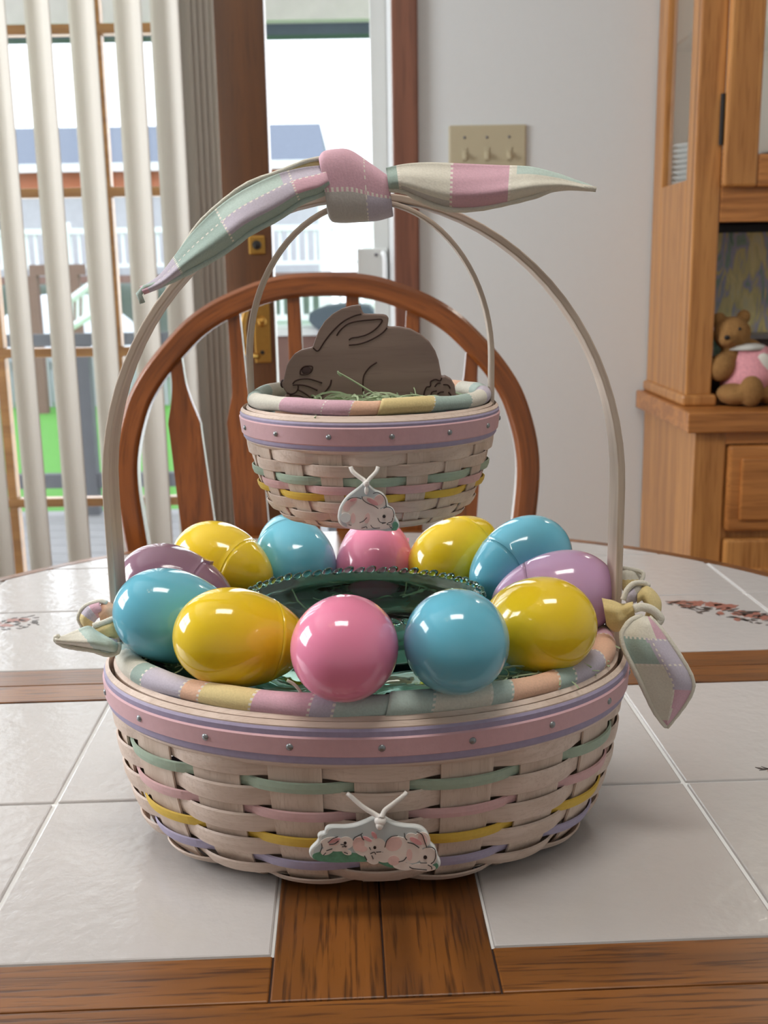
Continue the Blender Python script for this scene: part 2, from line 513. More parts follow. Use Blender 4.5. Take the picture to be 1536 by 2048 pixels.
# ------------------------------------------------------------------ sliding patio door
dr = empty('door_1', (-0.75, 1.81, 0.03), 'wooden sliding patio door with a grid of panes behind the blinds', kind='structure')
DY0, DY1 = 1.785, 1.825
MB().box(-0.337, -0.232, DY0, DY1, 0.03, 2.02).build('stile', MAT['doorwood'], dr, bevel=0.003)
MB().box(-1.20, -1.10, DY0, DY1, 0.03, 2.02).build('stile', MAT['doorwood'], dr, bevel=0.003)
MB().box(-1.10, -0.337, DY0, DY1, 1.92, 2.02).build('rail', MAT['doorwood'], dr, bevel=0.003)
MB().box(-1.10, -0.337, DY0, DY1, 0.03, 0.25).build('rail', MAT['doorwood'], dr, bevel=0.003)
MB().box(-0.349, -0.337, DY0 + .004, DY1 - .004, 0.25, 1.92).build('glazing_bead', MAT['muntin'], dr, bevel=0.002)
zs = [0.25, 0.585, 0.924, 1.264, 1.591, 1.92]
xs = [-1.10, -0.845, -0.584, -0.349]
for z in zs[1:-1]:
    MB().box(-1.10, -0.349, DY0 + .006, DY1 - .006, z - .010, z + .010).build('muntin', MAT['muntin'], dr, bevel=0.002)
for x in xs[1:-1]:
    for i in range(5):
        MB().box(x - .010, x + .010, DY0 + .006, DY1 - .006, zs[i] + .010, zs[i + 1] - .010).build('muntin', MAT['muntin'], dr, bevel=0.002)
for i in range(3):
    for j in range(5):
        MB().box(xs[i] + .010, xs[i + 1] - .010, 1.803, 1.807, zs[j] + .010, zs[j + 1] - .010).build('pane', MAT['pane'], dr)
# lock set on the stile
MB().box(-0.283, -0.247, DY0 - .006, DY0, 1.128, 1.168).build('deadbolt_plate', MAT['brass'], dr, bevel=0.003)
MB().lathe([(0.0, -.014), (.009, -.013), (.010, -.004), (.010, 0)], (-0.265, DY0 - .005, 1.148), 16, 'y').build('deadbolt_turn', MAT['black'], dr, True)
hp = MB().box(-0.279, -0.243, DY0 - .006, DY0, 0.895, 1.055).build('handle_plate', MAT['brass'], dr, bevel=0.004)
MB().lathe([(0.0, -.010), (.008, -.009), (.011, -.004), (.012, 0)], (-0.261, DY0 - .006, 0.985), 16, 'y').build('turn_knob', MAT['brass'], hp, True)
MB().lathe([(0.0, -.003), (.004, -.002), (.005, 0)], (-0.262, DY0 - .006, 0.918), 12, 'y').build('screw', MAT['black'], hp, True)
MB().tube(smooth_path([(-0.268, DY0 - .01, 1.03), (-0.285, DY0 - .04, 1.022), (-0.297, DY0 - .052, 0.97), (-0.290, DY0 - .042, 0.92), (-0.272, DY0 - .01, 0.91)], 5), .006, 8).build('pull_handle', MAT['brass'], hp, True)
# outer white vinyl frame and its latch
fr = empty('door_2', (0.0, 1.83, 0), 'white vinyl frame of the outer sliding door beside the brown casing', kind='structure')
MB().box(-0.014, 0.022, 1.835, 1.87, 0.0, 2.06).build('stile', MAT['vinyl'], fr, bevel=0.003)
MB().box(0.022, 0.03, 1.80, 1.87, 0.0, 2.06).build('jamb_liner', MAT['outwhite'], fr)
MB().box(-1.5, -0.014, 1.835, 1.87, 0.0, 0.06).build('bottom_rail', MAT['vinyl'], fr)
MB().box(-1.5, -0.014, 1.835, 1.87, 2.02, 2.06).build('top_rail', MAT['vinyl'], fr)
lt = MB().box(-0.050, 0.016, 1.815, 1.835, 1.04, 1.138).build('latch_case', MAT['vinyl'], fr, bevel=0.003)
MB().tube(smooth_path([(0.006, 1.813, 1.128), (0.010, 1.798, 1.118), (0.011, 1.795, 1.085), (0.010, 1.798, 1.058), (0.006, 1.813, 1.05)], 4), .005, 8).build('pull', MAT['outwhite'], lt, True)
for z in (1.124, 1.056):
    MB().lathe([(0, -.003), (.0035, -.002), (.004, 0)], (-0.008, 1.815, z), 10, 'y').build('screw', MAT['greyrail'], lt, True)

# ------------------------------------------------------------------ outdoors
tag(MB().box(-30, 20, 1.9, 60, -0.6, -0.30).build('ground', MAT['lawn']), 'green lawn beyond the deck', None, None, 'structure')
dk = empty('deck', (-1, 3, -0.1), 'grey weathered board deck outside the patio door', kind='structure')
MB().box(-4.0, 1.6, 1.90, 4.95, -0.30, -0.14).build('deck_frame', MAT['brown'], dk)
for i in range(20):
    y0 = 1.90 + i * 0.152
    MB().box(-4.0, 1.6, y0, y0 + .145, -0.138, -0.10).build('board', MAT['deckwood'], dk)
rl = empty('deck_railing', (-1.5, 4.9, -0.1), 'dark grey deck railing with post and two rails', 'railing')
yr = 4.85
zt1, zt0 = PY(100, 668, yr).z, PY(100, 692, yr).z
zb1, zb0 = PY(100, 948, yr).z, PY(100, 975, yr).z
MB().box(-4.0, -0.35, yr - .03, yr + .03, zt0, zt1).build('rail', MAT['greyrail'], rl)
MB().box(-4.0, -0.35, yr - .03, yr + .03, zb0, zb1).build('rail', MAT['greyrail'], rl)
for px in (178, -190, 540):
    c = PY(px, 850, yr).x
    MB().box(c - .03, c + .03, yr - .036, yr + .036, -0.1, zt0 - .001).build('post', MAT['greyrail'], rl)
pr = empty('patio_roof', (-1, 3, 2.3), 'white porch soffit with dark gutter edge above the deck', 'roof')
ze = PY(540, 22, 4.9).z
for i in range(9):
    x0 = -3.6 + i * 0.56
    MB().box(x0, x0 + .55, 1.95, 4.9, ze + .10, ze + .12).build('soffit_panel', MAT['soffit'], pr)
MB().box(-3.6, 1.5, 4.86, 4.94, PY(540, 44, 4.9).z, ze + .1).build('beam', MAT['soffit'], pr)
MB().box(-3.6, 1.5, 4.95, 5.06, PY(540, 75, 5.0).z, PY(540, 44, 5.0).z + .03).build('gutter', MAT['fascia'], pr)
# neighbour's house
nb = empty('neighbour_house', (-4, 17, -0.3), 'pale neighbouring house with blue grey shingle roof', 'house')
zr1, zr0 = PY(640, 247, 17.5).z, PY(640, 325, 16.2).z
xr = PY(640, 247, 17.5).x
xr2 = PY(650, 325, 16.0).x
MB().add([(-12, 16.0, zr0), (xr2, 16.0, zr0), (xr, 17.5, zr1), (-12, 17.5, zr1), (-12, 19.5, zr0), (xr2, 19.5, zr0)],
         [(0, 1, 2, 3), (3, 2, 5, 4), (1, 5, 2), (0, 3, 4), (0, 4, 5, 1)]).build('roof', MAT['roof'], nb)
MB().box(-12, xr2, 15.95, 16.0, zr0 - .10, zr0 + .02).build('gutter', MAT['outwhite'], nb)
MB().box(-11.8, xr2 - .15, 16.3, 16.6, 2.36, zr0 - .02).build('brick_band', MAT['brick'], nb)
MB().box(-11.8, xr2 - .15, 16.32, 19.4, -0.3, 2.36).build('wall', MAT['siding'], nb)
for x0 in (-9.0, -6.4, -2.7):
    w = MB().box(x0, x0 + .9, 16.28, 16.32, 1.5, 2.25).build('window', MAT['outwhite'], nb)
    MB().box(x0 + .08, x0 + .82, 16.26, 16.285, 1.58, 2.17).build('pane', MAT['grill'], w)
# its raised deck with a white railing
nr = empty('white_railing', (-3, 14, 0), 'white baluster railing on the raised deck of the pale house', 'railing')
MB().box(-10, 0.2, 13.95, 14.05, 1.70, 1.77).build('rail', MAT['outwhite'], nr)
MB().box(-10, 0.2, 13.96, 14.04, 1.26, 1.31).build('rail', MAT['outwhite'], nr)
bal = MB().box(-.017, .017, 13.98, 14.02, 1.31, 1.70)
bme = None
x = -6.6
while x < 0.15:
    if bme is None:
        o = bal.build('baluster', MAT['outwhite'], nr); bme = o.data
    else:
        o = obj('baluster', bme, None, nr)
    o.location = (x, 0, 0)
    x += 0.115
for px in (650, 735, 130):
    c = PY(px, 480, 14).x
    MB().box(c - .07, c + .07, 13.93, 14.07, -0.3, 2.0 if px == 650 else 1.85).build('post', MAT['outwhite'], nr)
MB().box(-10, 0.2, 13.9, 16.2, 1.06, 1.16).build('platform', MAT['brown'], nr)
lr = empty('yard_railing', (-0.8, 12.9, -0.3), 'lower white railing in the yard below the raised deck', 'railing')
z1_, z0_ = PY(640, 552, 12.9).z, PY(640, 640, 12.9).z
x0_, x1_ = PY(536, 600, 12.9).x, PY(772, 600, 12.9).x
MB().box(x0_, x1_, 12.86, 12.94, z1_ - .09, z1_).build('rail', MAT['outwhite'], lr)
MB().box(x0_, x1_, 12.86, 12.94, z0_, z0_ + .07).build('rail', MAT['outwhite'], lr)
MB().box(x0_, x1_, 12.95, 12.99, -0.3, z0_).build('skirt', MAT['outwhite'], lr)
bme = None
x = x0_ + .05
while x < x1_:
    if bme is None:
        o = MB().box(-.02, .02, 12.88, 12.92, z0_ + .07, z1_ - .09).build('baluster', MAT['outwhite'], lr); bme = o.data
    else:
        o = obj('baluster', bme, None, lr)
    o.location = (x, 0, 0)
    x += .12
# stair railing going down
st = empty('stair_railing', (-2.6, 9, -0.3), 'white sloping stair railing seen between the blind slats', 'railing')
a, b_ = PY(215, 545, 9), PY(120, 615, 9)
c_, d_ = PY(215, 610, 9), PY(120, 668, 9)
for p, q in ((a, b_), (c_, d_)):
    MB().tube([p, q], .035, 6).build('rail', MAT['outwhite'], st)
for i in range(9):
    t0 = i / 8
    MB().tube([a.lerp(b_, t0), c_.lerp(d_, t0)], .015, 6).build('baluster', MAT['outwhite'], st)
for p in (a, b_):
    MB().tube([p, Vector((p.x, p.y, -.3))], .03, 6).build('post', MAT['outwhite'], st)
# pale covered mound and a brown shed post
tm = MB().ball((PY(130, 650, 12.7).x, 12.7, -.25), 1.15, .6, 1.22, 20, 12).build('covered_mound', MAT['tarp'], None, True)
tag(tm, 'pale blue tarp covered mound beyond the deck railing', 'tarp')
bs = empty('brown_arbour', (PY(75, 600, 11).x, 11, -0.3), 'brown wooden post and beam below the white railing', 'arbour')
p0, p1 = PY(60, 530, 11), PY(170, 550, 11)
MB().box(p0.x, p1.x, 10.95, 11.05, p1.z, p0.z).build('beam', MAT['brown'], bs)
for px in (68, 150):
    c = PY(px, 600, 11).x
    MB().box(c - .06, c + .06, 10.95, 11.05, -0.3, p1.z).build('post', MAT['brown'], bs)
fn = empty('yard_fence', (-4, 11.6, -0.3), 'low grey fence at the far edge of the lawn', 'fence')
zf = PY(100, 705, 11.6).z
for i in range(44):
    x0 = -9 + i * 0.22
    MB().box(x0, x0 + .20, 11.58, 11.62, -0.3, zf).build('board', MAT['fence'], fn)
MB().box(-9, .7, 11.62, 11.66, zf - .2, zf - .1).build('rail', MAT['fence'], fn)
# grill on the deck
gr = empty('patio_grill', (-0.15, 3.2, -0.1), 'grey lidded grill with side shelf standing on the deck', 'grill')
gl = [PY(x, y, 3.15) for x, y in ((622, 640), (624, 622), (650, 612), (700, 606), (740, 612), (752, 625), (752, 642), (735, 655), (640, 655))]
MB().prism([(p.x, p.z) for p in gl], 3.0, 3.35).build('lid', MAT['grill'], gr, bevel=.01)
g0, g1 = PY(640, 655, 3.15), PY(735, 655, 3.15)
MB().box(g0.x, g1.x, 3.02, 3.33, 0.32, g0.z).build('cart', MAT['fence'], gr, bevel=.005)
s0, s1 = PY(548, 655, 3.15), PY(640, 668, 3.15)
MB().box(s0.x, s1.x, 3.04, 3.3, s1.z, s0.z).build('side_shelf', MAT['outwhite'], gr, bevel=.004)
MB().box(s0.x + .01, s1.x, 3.06, 3.28, 0.55, s1.z).build('side_box', MAT['brown'], gr, bevel=.004)
for x in (g0.x + .03, g1.x - .03):
    for y in (3.05, 3.30):
        MB().box(x - .015, x + .015, y - .015, y + .015, -0.1, 0.32).build('leg', MAT['greyrail'], gr)
MB().box(s0.x + .01, s0.x + .04, 3.06, 3.28, -0.1, .55).build('leg', MAT['greyrail'], gr)

# ------------------------------------------------------------------ vertical blind
vb = empty('vertical_blind', (-0.8, 1.62, 0.05), 'off-white vertical blind slats drawn half open across the patio door', 'blind')
MB().box(-1.5, -0.28, 1.585, 1.655, 2.12, 2.17).build('headrail', MAT['vinyl'], vb, bevel=.004)


def vane(xc, yc, ang, w=0.089, bow=0.007):
    vs, fs = [], []
    n = 8
    for z in (0.05, 2.115):
        for s in (-1, 1):
            for i in range(n + 1):
                t = -0.5 + i / n
                off = bow * (1 - 4 * t * t) + s * 0.0006
                x = xc + t * w * cos(ang) - off * sin(ang)
                y = yc + t * w * sin(ang) + off * cos(ang)
                vs.append((x, y, z))
    m_ = n + 1
    for i in range(n):
        fs += [(i, i + 1, 2 * m_ + i + 1, 2 * m_ + i), (m_ + i + 1, m_ + i, 3 * m_ + i, 3 * m_ + i + 1)]
    fs += [(0, 2 * m_, 3 * m_, m_), (n, m_ + n, 3 * m_ + n, 2 * m_ + n)]
    fs += [tuple(list(range(0, m_)) + list(range(2 * m_ - 1, m_ - 1, -1)))]
    return MB().add(vs, fs).build('slat', MAT['vane'], vb, True)


for xc in (-0.900, -0.817, -0.737, -0.653, -0.567, -0.479):
    vane(xc, 1.62, radians(-42))
vane(-0.408, 1.62, radians(-42))
for i, xc in enumerate((-0.4015, -0.391, -0.380, -0.369, -0.3595)):
    vane(xc, 1.648 + .006 * i, radians(-22))

# ------------------------------------------------------------------ switch plate
sw = empty('switch_plate', (0.23, 1.75, 1.32), 'almond triple switch plate on the grey wall', 'switch')
MB().box(0.1475, 0.3095, 1.742, 1.75, 1.268, 1.382).build('plate', MAT['almond'], sw, bevel=.004)
for i in range(3):
    xc = 0.1805 + i * 0.0465
    t = MB().box(xc - .0052, xc + .0052, 1.740, 1.7425, 1.311, 1.337).build('switch_slot', MAT['almond'], sw, bevel=.0008)
    MB().add([(xc - .004, 1.741, 1.318), (xc + .004, 1.741, 1.318), (xc + .004, 1.741, 1.330), (xc - .004, 1.741, 1.330),
              (xc - .003, 1.728, 1.311), (xc + .003, 1.728, 1.311), (xc + .003, 1.728, 1.317), (xc - .003, 1.728, 1.317)],
             [(0, 1, 5, 4), (1, 2, 6, 5), (2, 3, 7, 6), (3, 0, 4, 7), (4, 5, 6, 7)]).build('toggle', MAT['almond'], t, bevel=.001)
    for z in (1.357, 1.291):
        MB().lathe([(0, -.0016), (.0026, -.001), (.003, 0)], (xc, 1.742, z), 10, 'y').build('screw', MAT['greyrail'], sw, True)

# ------------------------------------------------------------------ china hutch
hu = empty('china_hutch', (0.95, 1.55, 0), 'oak china hutch with glass doors standing against the back wall', 'hutch')
O, OX = MAT['oak'], MAT['oak_x']
HX0, HX1 = 0.578, 1.55
HF, HB = 1.44, 1.745
# upper case side
MB().box(HX0, HX0 + .02, 1.675, HB, 0.83, 2.15).build('side_stile', O, hu, bevel=.002)
MB().box(HX0, HX0 + .02, HF + .012, 1.495, 0.83, 2.15).build('side_stile', O, hu, bevel=.002)
MB().box(HX0, HX0 + .02, 1.495, 1.675, 0.83, 1.245).build('side_panel', O, hu, bevel=.001)
MB().box(HX0, HX0 + .02, 1.495, 1.675, 2.05, 2.15).build('side_rail', O, hu)
MB().box(HX0 + .007, HX0 + .011, 1.495, 1.675, 1.245, 2.05).build('side_pane', MAT['pane_hutch'], hu)
MB().box(HX1 - .02, HX1, HF + .012, HB, 0.83, 2.15).build('side_panel', O, hu)
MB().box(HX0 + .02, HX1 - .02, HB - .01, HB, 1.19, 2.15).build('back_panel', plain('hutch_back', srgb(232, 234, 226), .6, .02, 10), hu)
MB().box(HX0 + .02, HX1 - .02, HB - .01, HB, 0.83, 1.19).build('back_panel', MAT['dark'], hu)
# face frame
MB().box(HX0, HX0 + .05, HF, HF + .02, 0.845, 2.15).build('face_stile', O, hu, bevel=.004)
MB().box(HX1 - .05, HX1, HF, HF + .02, 0.845, 2.15).build('face_stile', O, hu, bevel=.004)
MB().box(HX0 + .05, HX1 - .05, HF, HF + .02, 1.165, 1.232).build('face_rail', OX, hu, bevel=.002)
MB().box(HX0 + .05, HX1 - .05, HF, HF + .02, 2.09, 2.15).build('face_rail', OX, hu, bevel=.002)
MB().box(HX0 - .02, HX1 + .02, HF - .03, HB, 2.15, 2.2).build('crown', OX, hu, bevel=.01)
MB().box(HX0 + .02, HX1 - .02, HF + .02, HB - .01, 1.195, 1.222).build('case_floor', OX, hu)
MB().box(HX0 + .021, HX1 - .021, HF + .06, HB - .012, 1.515, 1.522).build('shelf', MAT['pane_hutch'], hu)
MB().box(.95, 1.15, 1.56, 1.64, 2.125, 2.148).build('added_lamp_case', MAT['vinyl'], hu, bevel=.004)  # unseen lamp case, added to go with the fill light
area('hutch_added_fill', (1.05, 1.60, 2.12), (0, 0, 0), .18, .07, 1.6, (1.0, .93, .82))  # added fill light that brightens the hutch interior
# glazed doors
for k in range(2):
    x0 = HX0 + .0475 + k * 0.437
    x1 = x0 + .433
    dd = MB().box(x0, x0 + .062, HF - .02, HF - .001, 1.226, 2.09).build('door', O, hu, bevel=.005)
    MB().box(x1 - .062, x1, HF - .02, HF - .001, 1.226, 2.09).build('door_stile', O, dd, bevel=.005)
    MB().box(x0 + .062, x1 - .062, HF - .018, HF - .001, 1.226, 1.283).build('door_rail', OX, dd, bevel=.004)
    MB().box(x0 + .062, x1 - .062, HF - .018, HF - .001, 2.03, 2.09).build('door_rail', OX, dd, bevel=.004)
    MB().box(x0 + .062, x1 - .062, HF - .011, HF - .007, 1.283, 2.03).build('pane', MAT['pane_hutch'], dd)
    hx = x0 - .004 if k == 0 else x1 + .004
    MB().tube([(hx, HF - .006, 1.300), (hx, HF - .006, 1.388)], .0042, 8).build('hinge', MAT['black'], dd)
# waist
MB().box(HX0 - .008, HX0 + .058, HF - .012, HB, 0.826, 0.848).build('base_moulding', O, hu, bevel=.006, seg=3)
MB().box(HX1 - .058, HX1 + .008, HF - .012, HB, 0.826, 0.848).build('base_moulding', O, hu, bevel=.006, seg=3)
MB().box(HX0 - .022, HX1 + .022, 1.335, HB, 0.788, 0.826).build('counter', OX, hu, bevel=.003)
# base cabinet
MB().box(HX0 - .002, HX1 + .002, 1.365, HB, 0.05, 0.788).build('base_case', O, hu, bevel=.002)
MB().box(HX0 - .002, HX0 + .055, 1.355, 1.367, 0.05, 0.787).build('face_stile', O, hu, bevel=.002)
MB().box(HX0 + .055, HX1 - .05, 1.356, 1.366, 0.765, 0.787).build('face_rail', OX, hu)
for k in range(2):
    x0 = HX0 + .06 + k * 0.43
    d_ = MB().box(x0, x0 + .42, 1.345, 1.364, 0.600, 0.762).build('drawer', OX, hu, bevel=.006)
    MB().box(x0 + .022, x0 + .398, 1.338, 1.346, 0.622, 0.740).build('drawer_field', OX, d_, bevel=.006)
    MB().ball((x0 + .21, 1.325, .68), .014, .012, .014).build('knob', MAT['brass'], d_, True)
    d_ = MB().box(x0, x0 + .42, 1.345, 1.364, 0.09, 0.585).build('door', O, hu, bevel=.006)
    MB().box(x0 + .05, x0 + .37, 1.338, 1.346, 0.14, 0.53).build('door_field', O, d_, bevel=.006)
    MB().ball((x0 + (.39 if k == 0 else .03), 1.33, .5), .012, .012, .012).build('knob', MAT['brass'], d_, True)
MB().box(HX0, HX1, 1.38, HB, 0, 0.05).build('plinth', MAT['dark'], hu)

# things in the hutch
sau = None
for i in range(10):
    nm = 'saucer'
    lb = ['bottom', 'second', 'third', 'fourth', 'fifth', 'sixth', 'seventh', 'eighth', 'ninth', 'topmost'][i]
    if sau is None:
        o = MB().lathe([(0, 0), (.035, 0), (.05, .004), (.066, .009), (.067, .0105), (.05, .006), (.035, .002), (0, .002)], (0, 0, 0), 28).build(nm, MAT['ceramic'], None, True)
        sau = o.data
    else:
        o = obj(nm, sau)
    o.location = (0.643, 1.655, 1.2225 + i * 0.0103)
    o.scale = (.74, .74, 1)
    tag(o, 'white fluted saucer, ' + lb + ' of the stack behind the hutch side glass' if i in (0, 9) else 'white fluted saucer, ' + lb + ' from the bottom of the hutch stack', 'saucer', 'saucers stacked inside the hutch')
bw = empty('blue_bowl', (0.80, 1.56, 1.2225), 'deep blue bowl behind the hutch door glass', 'bowl')
MB().lathe([(0, 0), (.035, 0), (.06, .03), (.075, .075), (.072, .075), (.056, .03), (.03, .006), (0, .006)], (0.80, 1.56, 1.2225), 28).build('bowl', plain('blue_glaze', srgb(40, 84, 116), .15), bw, True)
MB().lathe([(.0755, .072), (.077, .076), (.0735, .0775), (.0715, .074)], (0.80, 1.56, 1.2225), 28).build('rim', MAT['ceramic'], bw, True)
for i, (xx, hh) in enumerate(((.70, .12), (.78, .15), (.66, .10))):
    o = MB().lathe([(0, 0), (.026, 0), (.026, .004), (.005, .01), (.005, hh * .5), (.024, hh * .62), (.030, hh), (.0285, hh), (.022, hh * .64), (0, hh * .56)], (xx, 1.62 - .03 * i, 1.5225), 18).build('goblet', MAT['pane_hutch'], None, True)
    tag(o, ['clear stemmed goblet in the middle of the upper hutch shelf', 'tallest clear goblet on the upper hutch shelf', 'shortest clear goblet by the hutch side glass'][i], 'glass', 'goblets on the hutch shelf')
# painted glass panel standing in the open niche
m, nt, b = new_mat('woodland_print')
N, L = nt.nodes.new, nt.links.new
tc = N('ShaderNodeTexCoord'); mp = N('ShaderNodeMapping'); mp.inputs['Scale'].default_value = (26, 1, 8)
L(tc.outputs['Object'], mp.inputs['Vector'])
n1 = N('ShaderNodeTexNoise'); n1.inputs['Scale'].default_value = 1.6; n1.inputs['Detail'].default_value = 5; n1.inputs['Distortion'].default_value = 0.8
L(mp.outputs[0], n1.inputs['Vector'])
cr = N('ShaderNodeValToRGB')
cr.color_ramp.elements[0].position = 0.30; cr.color_ramp.elements[0].color = srgb(100, 136, 122)
cr.color_ramp.elements[1].position = 0.72; cr.color_ramp.elements[1].color = srgb(232, 228, 190)
for p, c in ((.40, (156, 186, 164)), (.47, (190, 188, 212)), (.54, (226, 216, 150)), (.62, (244, 230, 164))):
    e = cr.color_ramp.elements.new(p); e.color = srgb(*c)
L(n1.outputs['Fac'], cr.inputs[0]); L(cr.outputs[0], b.inputs['Base Color'])
b.inputs['Roughness'].default_value = 0.25
pn = empty('glass_picture', (0.86, 1.70, 0.90), 'woodland patterned glass picture standing in the hutch niche', 'picture')
MB().box(0.606, 1.20, 1.695, 1.705, 0.90, 1.155).build('picture_panel', m, pn, bevel=.001)
MB().box(0.60, 1.21, 1.69, 1.715, 0.826, 0.90).build('base', MAT['dark'], pn, bevel=.003)
MB().box(0.60, 1.21, 1.69, 1.715, 1.155, 1.17).build('top_strip', MAT['black'], pn)  # black strip along the top edge of the picture
lm = empty('glass_lamp', (0.652, 1.60, 0.826), 'clear glass oil lamp with round bowl behind the teddy bear', 'lamp')
MB().lathe([(0, 0), (.032, 0), (.034, .012), (.012, .03), (.010, .055), (.03, .075), (.037, .10), (.03, .125), (.012, .14), (.0, .141)], (0.652, 1.60, 0.826), 24).build('bowl', MAT['pane_hutch'], lm, True)
MB().lathe([(.012, .14), (.013, .152), (.0, .153)], (0.652, 1.60, 0.826), 16).build('burner', MAT['brass'], lm, True)
MB().lathe([(.012, .153), (.02, .175), (.018, .21), (.011, .24), (.012, .27)], (0.652, 1.60, 0.826), 20).build('chimney', MAT['pane_hutch'], lm, True)
tb = empty('dark_box', (0.75, 1.56, 0.826), 'dark wooden box behind the teddy bear in the hutch niche', 'box')
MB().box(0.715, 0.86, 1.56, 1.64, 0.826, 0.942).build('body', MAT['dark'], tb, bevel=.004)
MB().box(0.712, 0.863, 1.557, 1.643, 0.942, 0.952).build('lid', plain('grey_lid', srgb(120, 116, 116), .3), tb, bevel=.002)

# teddy bear: one continuous plush body, dress and collar as its clothes
def remesh_obj(mb, name, mat, parent, vox):
    o = mb.build(name, mat, parent, True)
    r = o.modifiers.new('remesh', 'REMESH'); r.mode = 'VOXEL'; r.voxel_size = vox; r.use_smooth_shade = True
    s = o.modifiers.new('smooth', 'SMOOTH'); s.factor = 0.6; s.iterations = 4
    return o


fur = plain('bear_fur', srgb(152, 112, 64), 0.95, 0.3, 260, bump=0.9)
be = empty('teddy_bear', (0.70, 1.47, 0.826), 'tan teddy bear in a pink dress sitting on the hutch counter', 'teddy bear')
BX, BY, BZ = 0.70, 1.475, 0.826
mb = MB()
mb.ball((BX + .004, BY, BZ + .075), .042, .036, .05)
mb.ball((BX - .030, BY - .01, BZ + .134), .036, .034, .033)      # head turned to the left
mb.ball((BX - .046, BY - .034, BZ + .124), .017, .018, .014)     # muzzle
mb.ball((BX - .052, BY + .005, BZ + .160), .015, .009, .015)     # ear
mb.ball((BX - .004, BY + .008, BZ + .164), .015, .009, .015)     # ear
mb.ball((BX - .050, BY - .022, BZ + .072), .025, .023, .029, rot=Matrix.Rotation(.5, 3, 'Y'))   # arm
mb.ball((BX - .032, BY - .012, BZ + .090), .022, .02, .024)
mb.ball((BX + .055, BY - .02, BZ + .078), .025, .022, .03)
mb.ball((BX - .030, BY - .040, BZ + .022), .034, .042, .021)      # leg
mb.ball((BX - .008, BY - .070, BZ + .030), .024, .018, .030)      # foot
mb.ball((BX + .040, BY - .045, BZ + .022), .030, .042, .021)
mb.ball((BX + .052, BY - .072, BZ + .030), .024, .018, .030)
remesh_obj(mb, 'body', fur, be, .0035)
ds = MB().lathe([(.022, .112), (.036, .105), (.045, .085), (.050, .06), (.056, .035), (.052, .034), (.046, .06), (.04, .09)], (BX + .010, BY - .006, BZ), 28)
o = ds.build('dress', plain('pink_print_cloth', srgb(226, 158, 166), .9, .25, 220), be, True)
MB().ball((BX + .020, BY - .046, BZ + .075), .018, .006, .024).build('apron', plain('white_cotton', srgb(226, 222, 212), .9, .05), be, True)
MB().lathe([(.020, .116), (.036, .112), (.040, .104), (.034, .106), (.020, .112)], (BX - .004, BY - .008, BZ), 24).build('collar', plain('white_lace', srgb(214, 214, 208), .9, .1, 300), be, True)
for s, (ex, ey, ez) in enumerate(((-.052, -.028, .143), (-.026, -.040, .144))):
    MB().ball((BX + ex, BY + ey, BZ + ez), .0035, .003, .0035, 8, 6).build('eye', MAT['black'], be, True)
MB().ball((BX - .052, BY - .050, BZ + .129), .006, .004, .0045, 8, 6).build('nose', MAT['black'], be, True)

# ------------------------------------------------------------------ windsor chair
ch = empty('dining_chair', (-0.0735, 0.62, 0), 'oak bow-back dining chair with arrow slats behind the table', 'chair')
CXC = -0.0735
half = [(0, 1.068), (.062, 1.063), (.118, 1.044), (.158, 1.022), (.190, .993), (.225, .952), (.248, .908), (.263, .84), (.258, .757), (.238, .62), (.212, .455)]
pts = [Vector((CXC - x, 0, z)) for x, z in reversed(half)] + [Vector((CXC + x, 0, z)) for x, z in half[1:]]
path = smooth_path(pts, 6)
cy_ = lambda z: 0.765 + (z - .455) * 0.06
vs, fs = [], []
for i, p in enumerate(path):
    t = (path[min(i + 1, len(path) - 1)] - path[max(i - 1, 0)]).normalized()
    nrm = Vector((t.z, 0, -t.x))
    y = cy_(p.z)
    for a, b2 in ((-.0150, -.009), (-.0105, -.0165), (.0105, -.0165), (.0150, -.009), (.0150, .010), (.0105, .0155), (-.0105, .0155), (-.0150, .010)):
        q = p + nrm * a
        vs.append((q.x, y + b2, q.z))
n8 = 8
for i in range(len(path) - 1):
    for k in range(n8):
        l = (k + 1) % n8
        fs.append((i * n8 + k, i * n8 + l, (i + 1) * n8 + l, (i + 1) * n8 + k))
fs += [tuple(range(n8)), tuple((len(path) - 1) * n8 + k for k in range(n8))]
grain(MB().add(vs, fs).build('bow', MAT['chair_bow'], ch, bevel=.0015), 8, path, ((-.0150, -.009), (-.0105, -.0165), (.0105, -.0165), (.0150, -.009), (.0150, .010), (.0105, .0155), (-.0105, .0155), (-.0150, .010)))
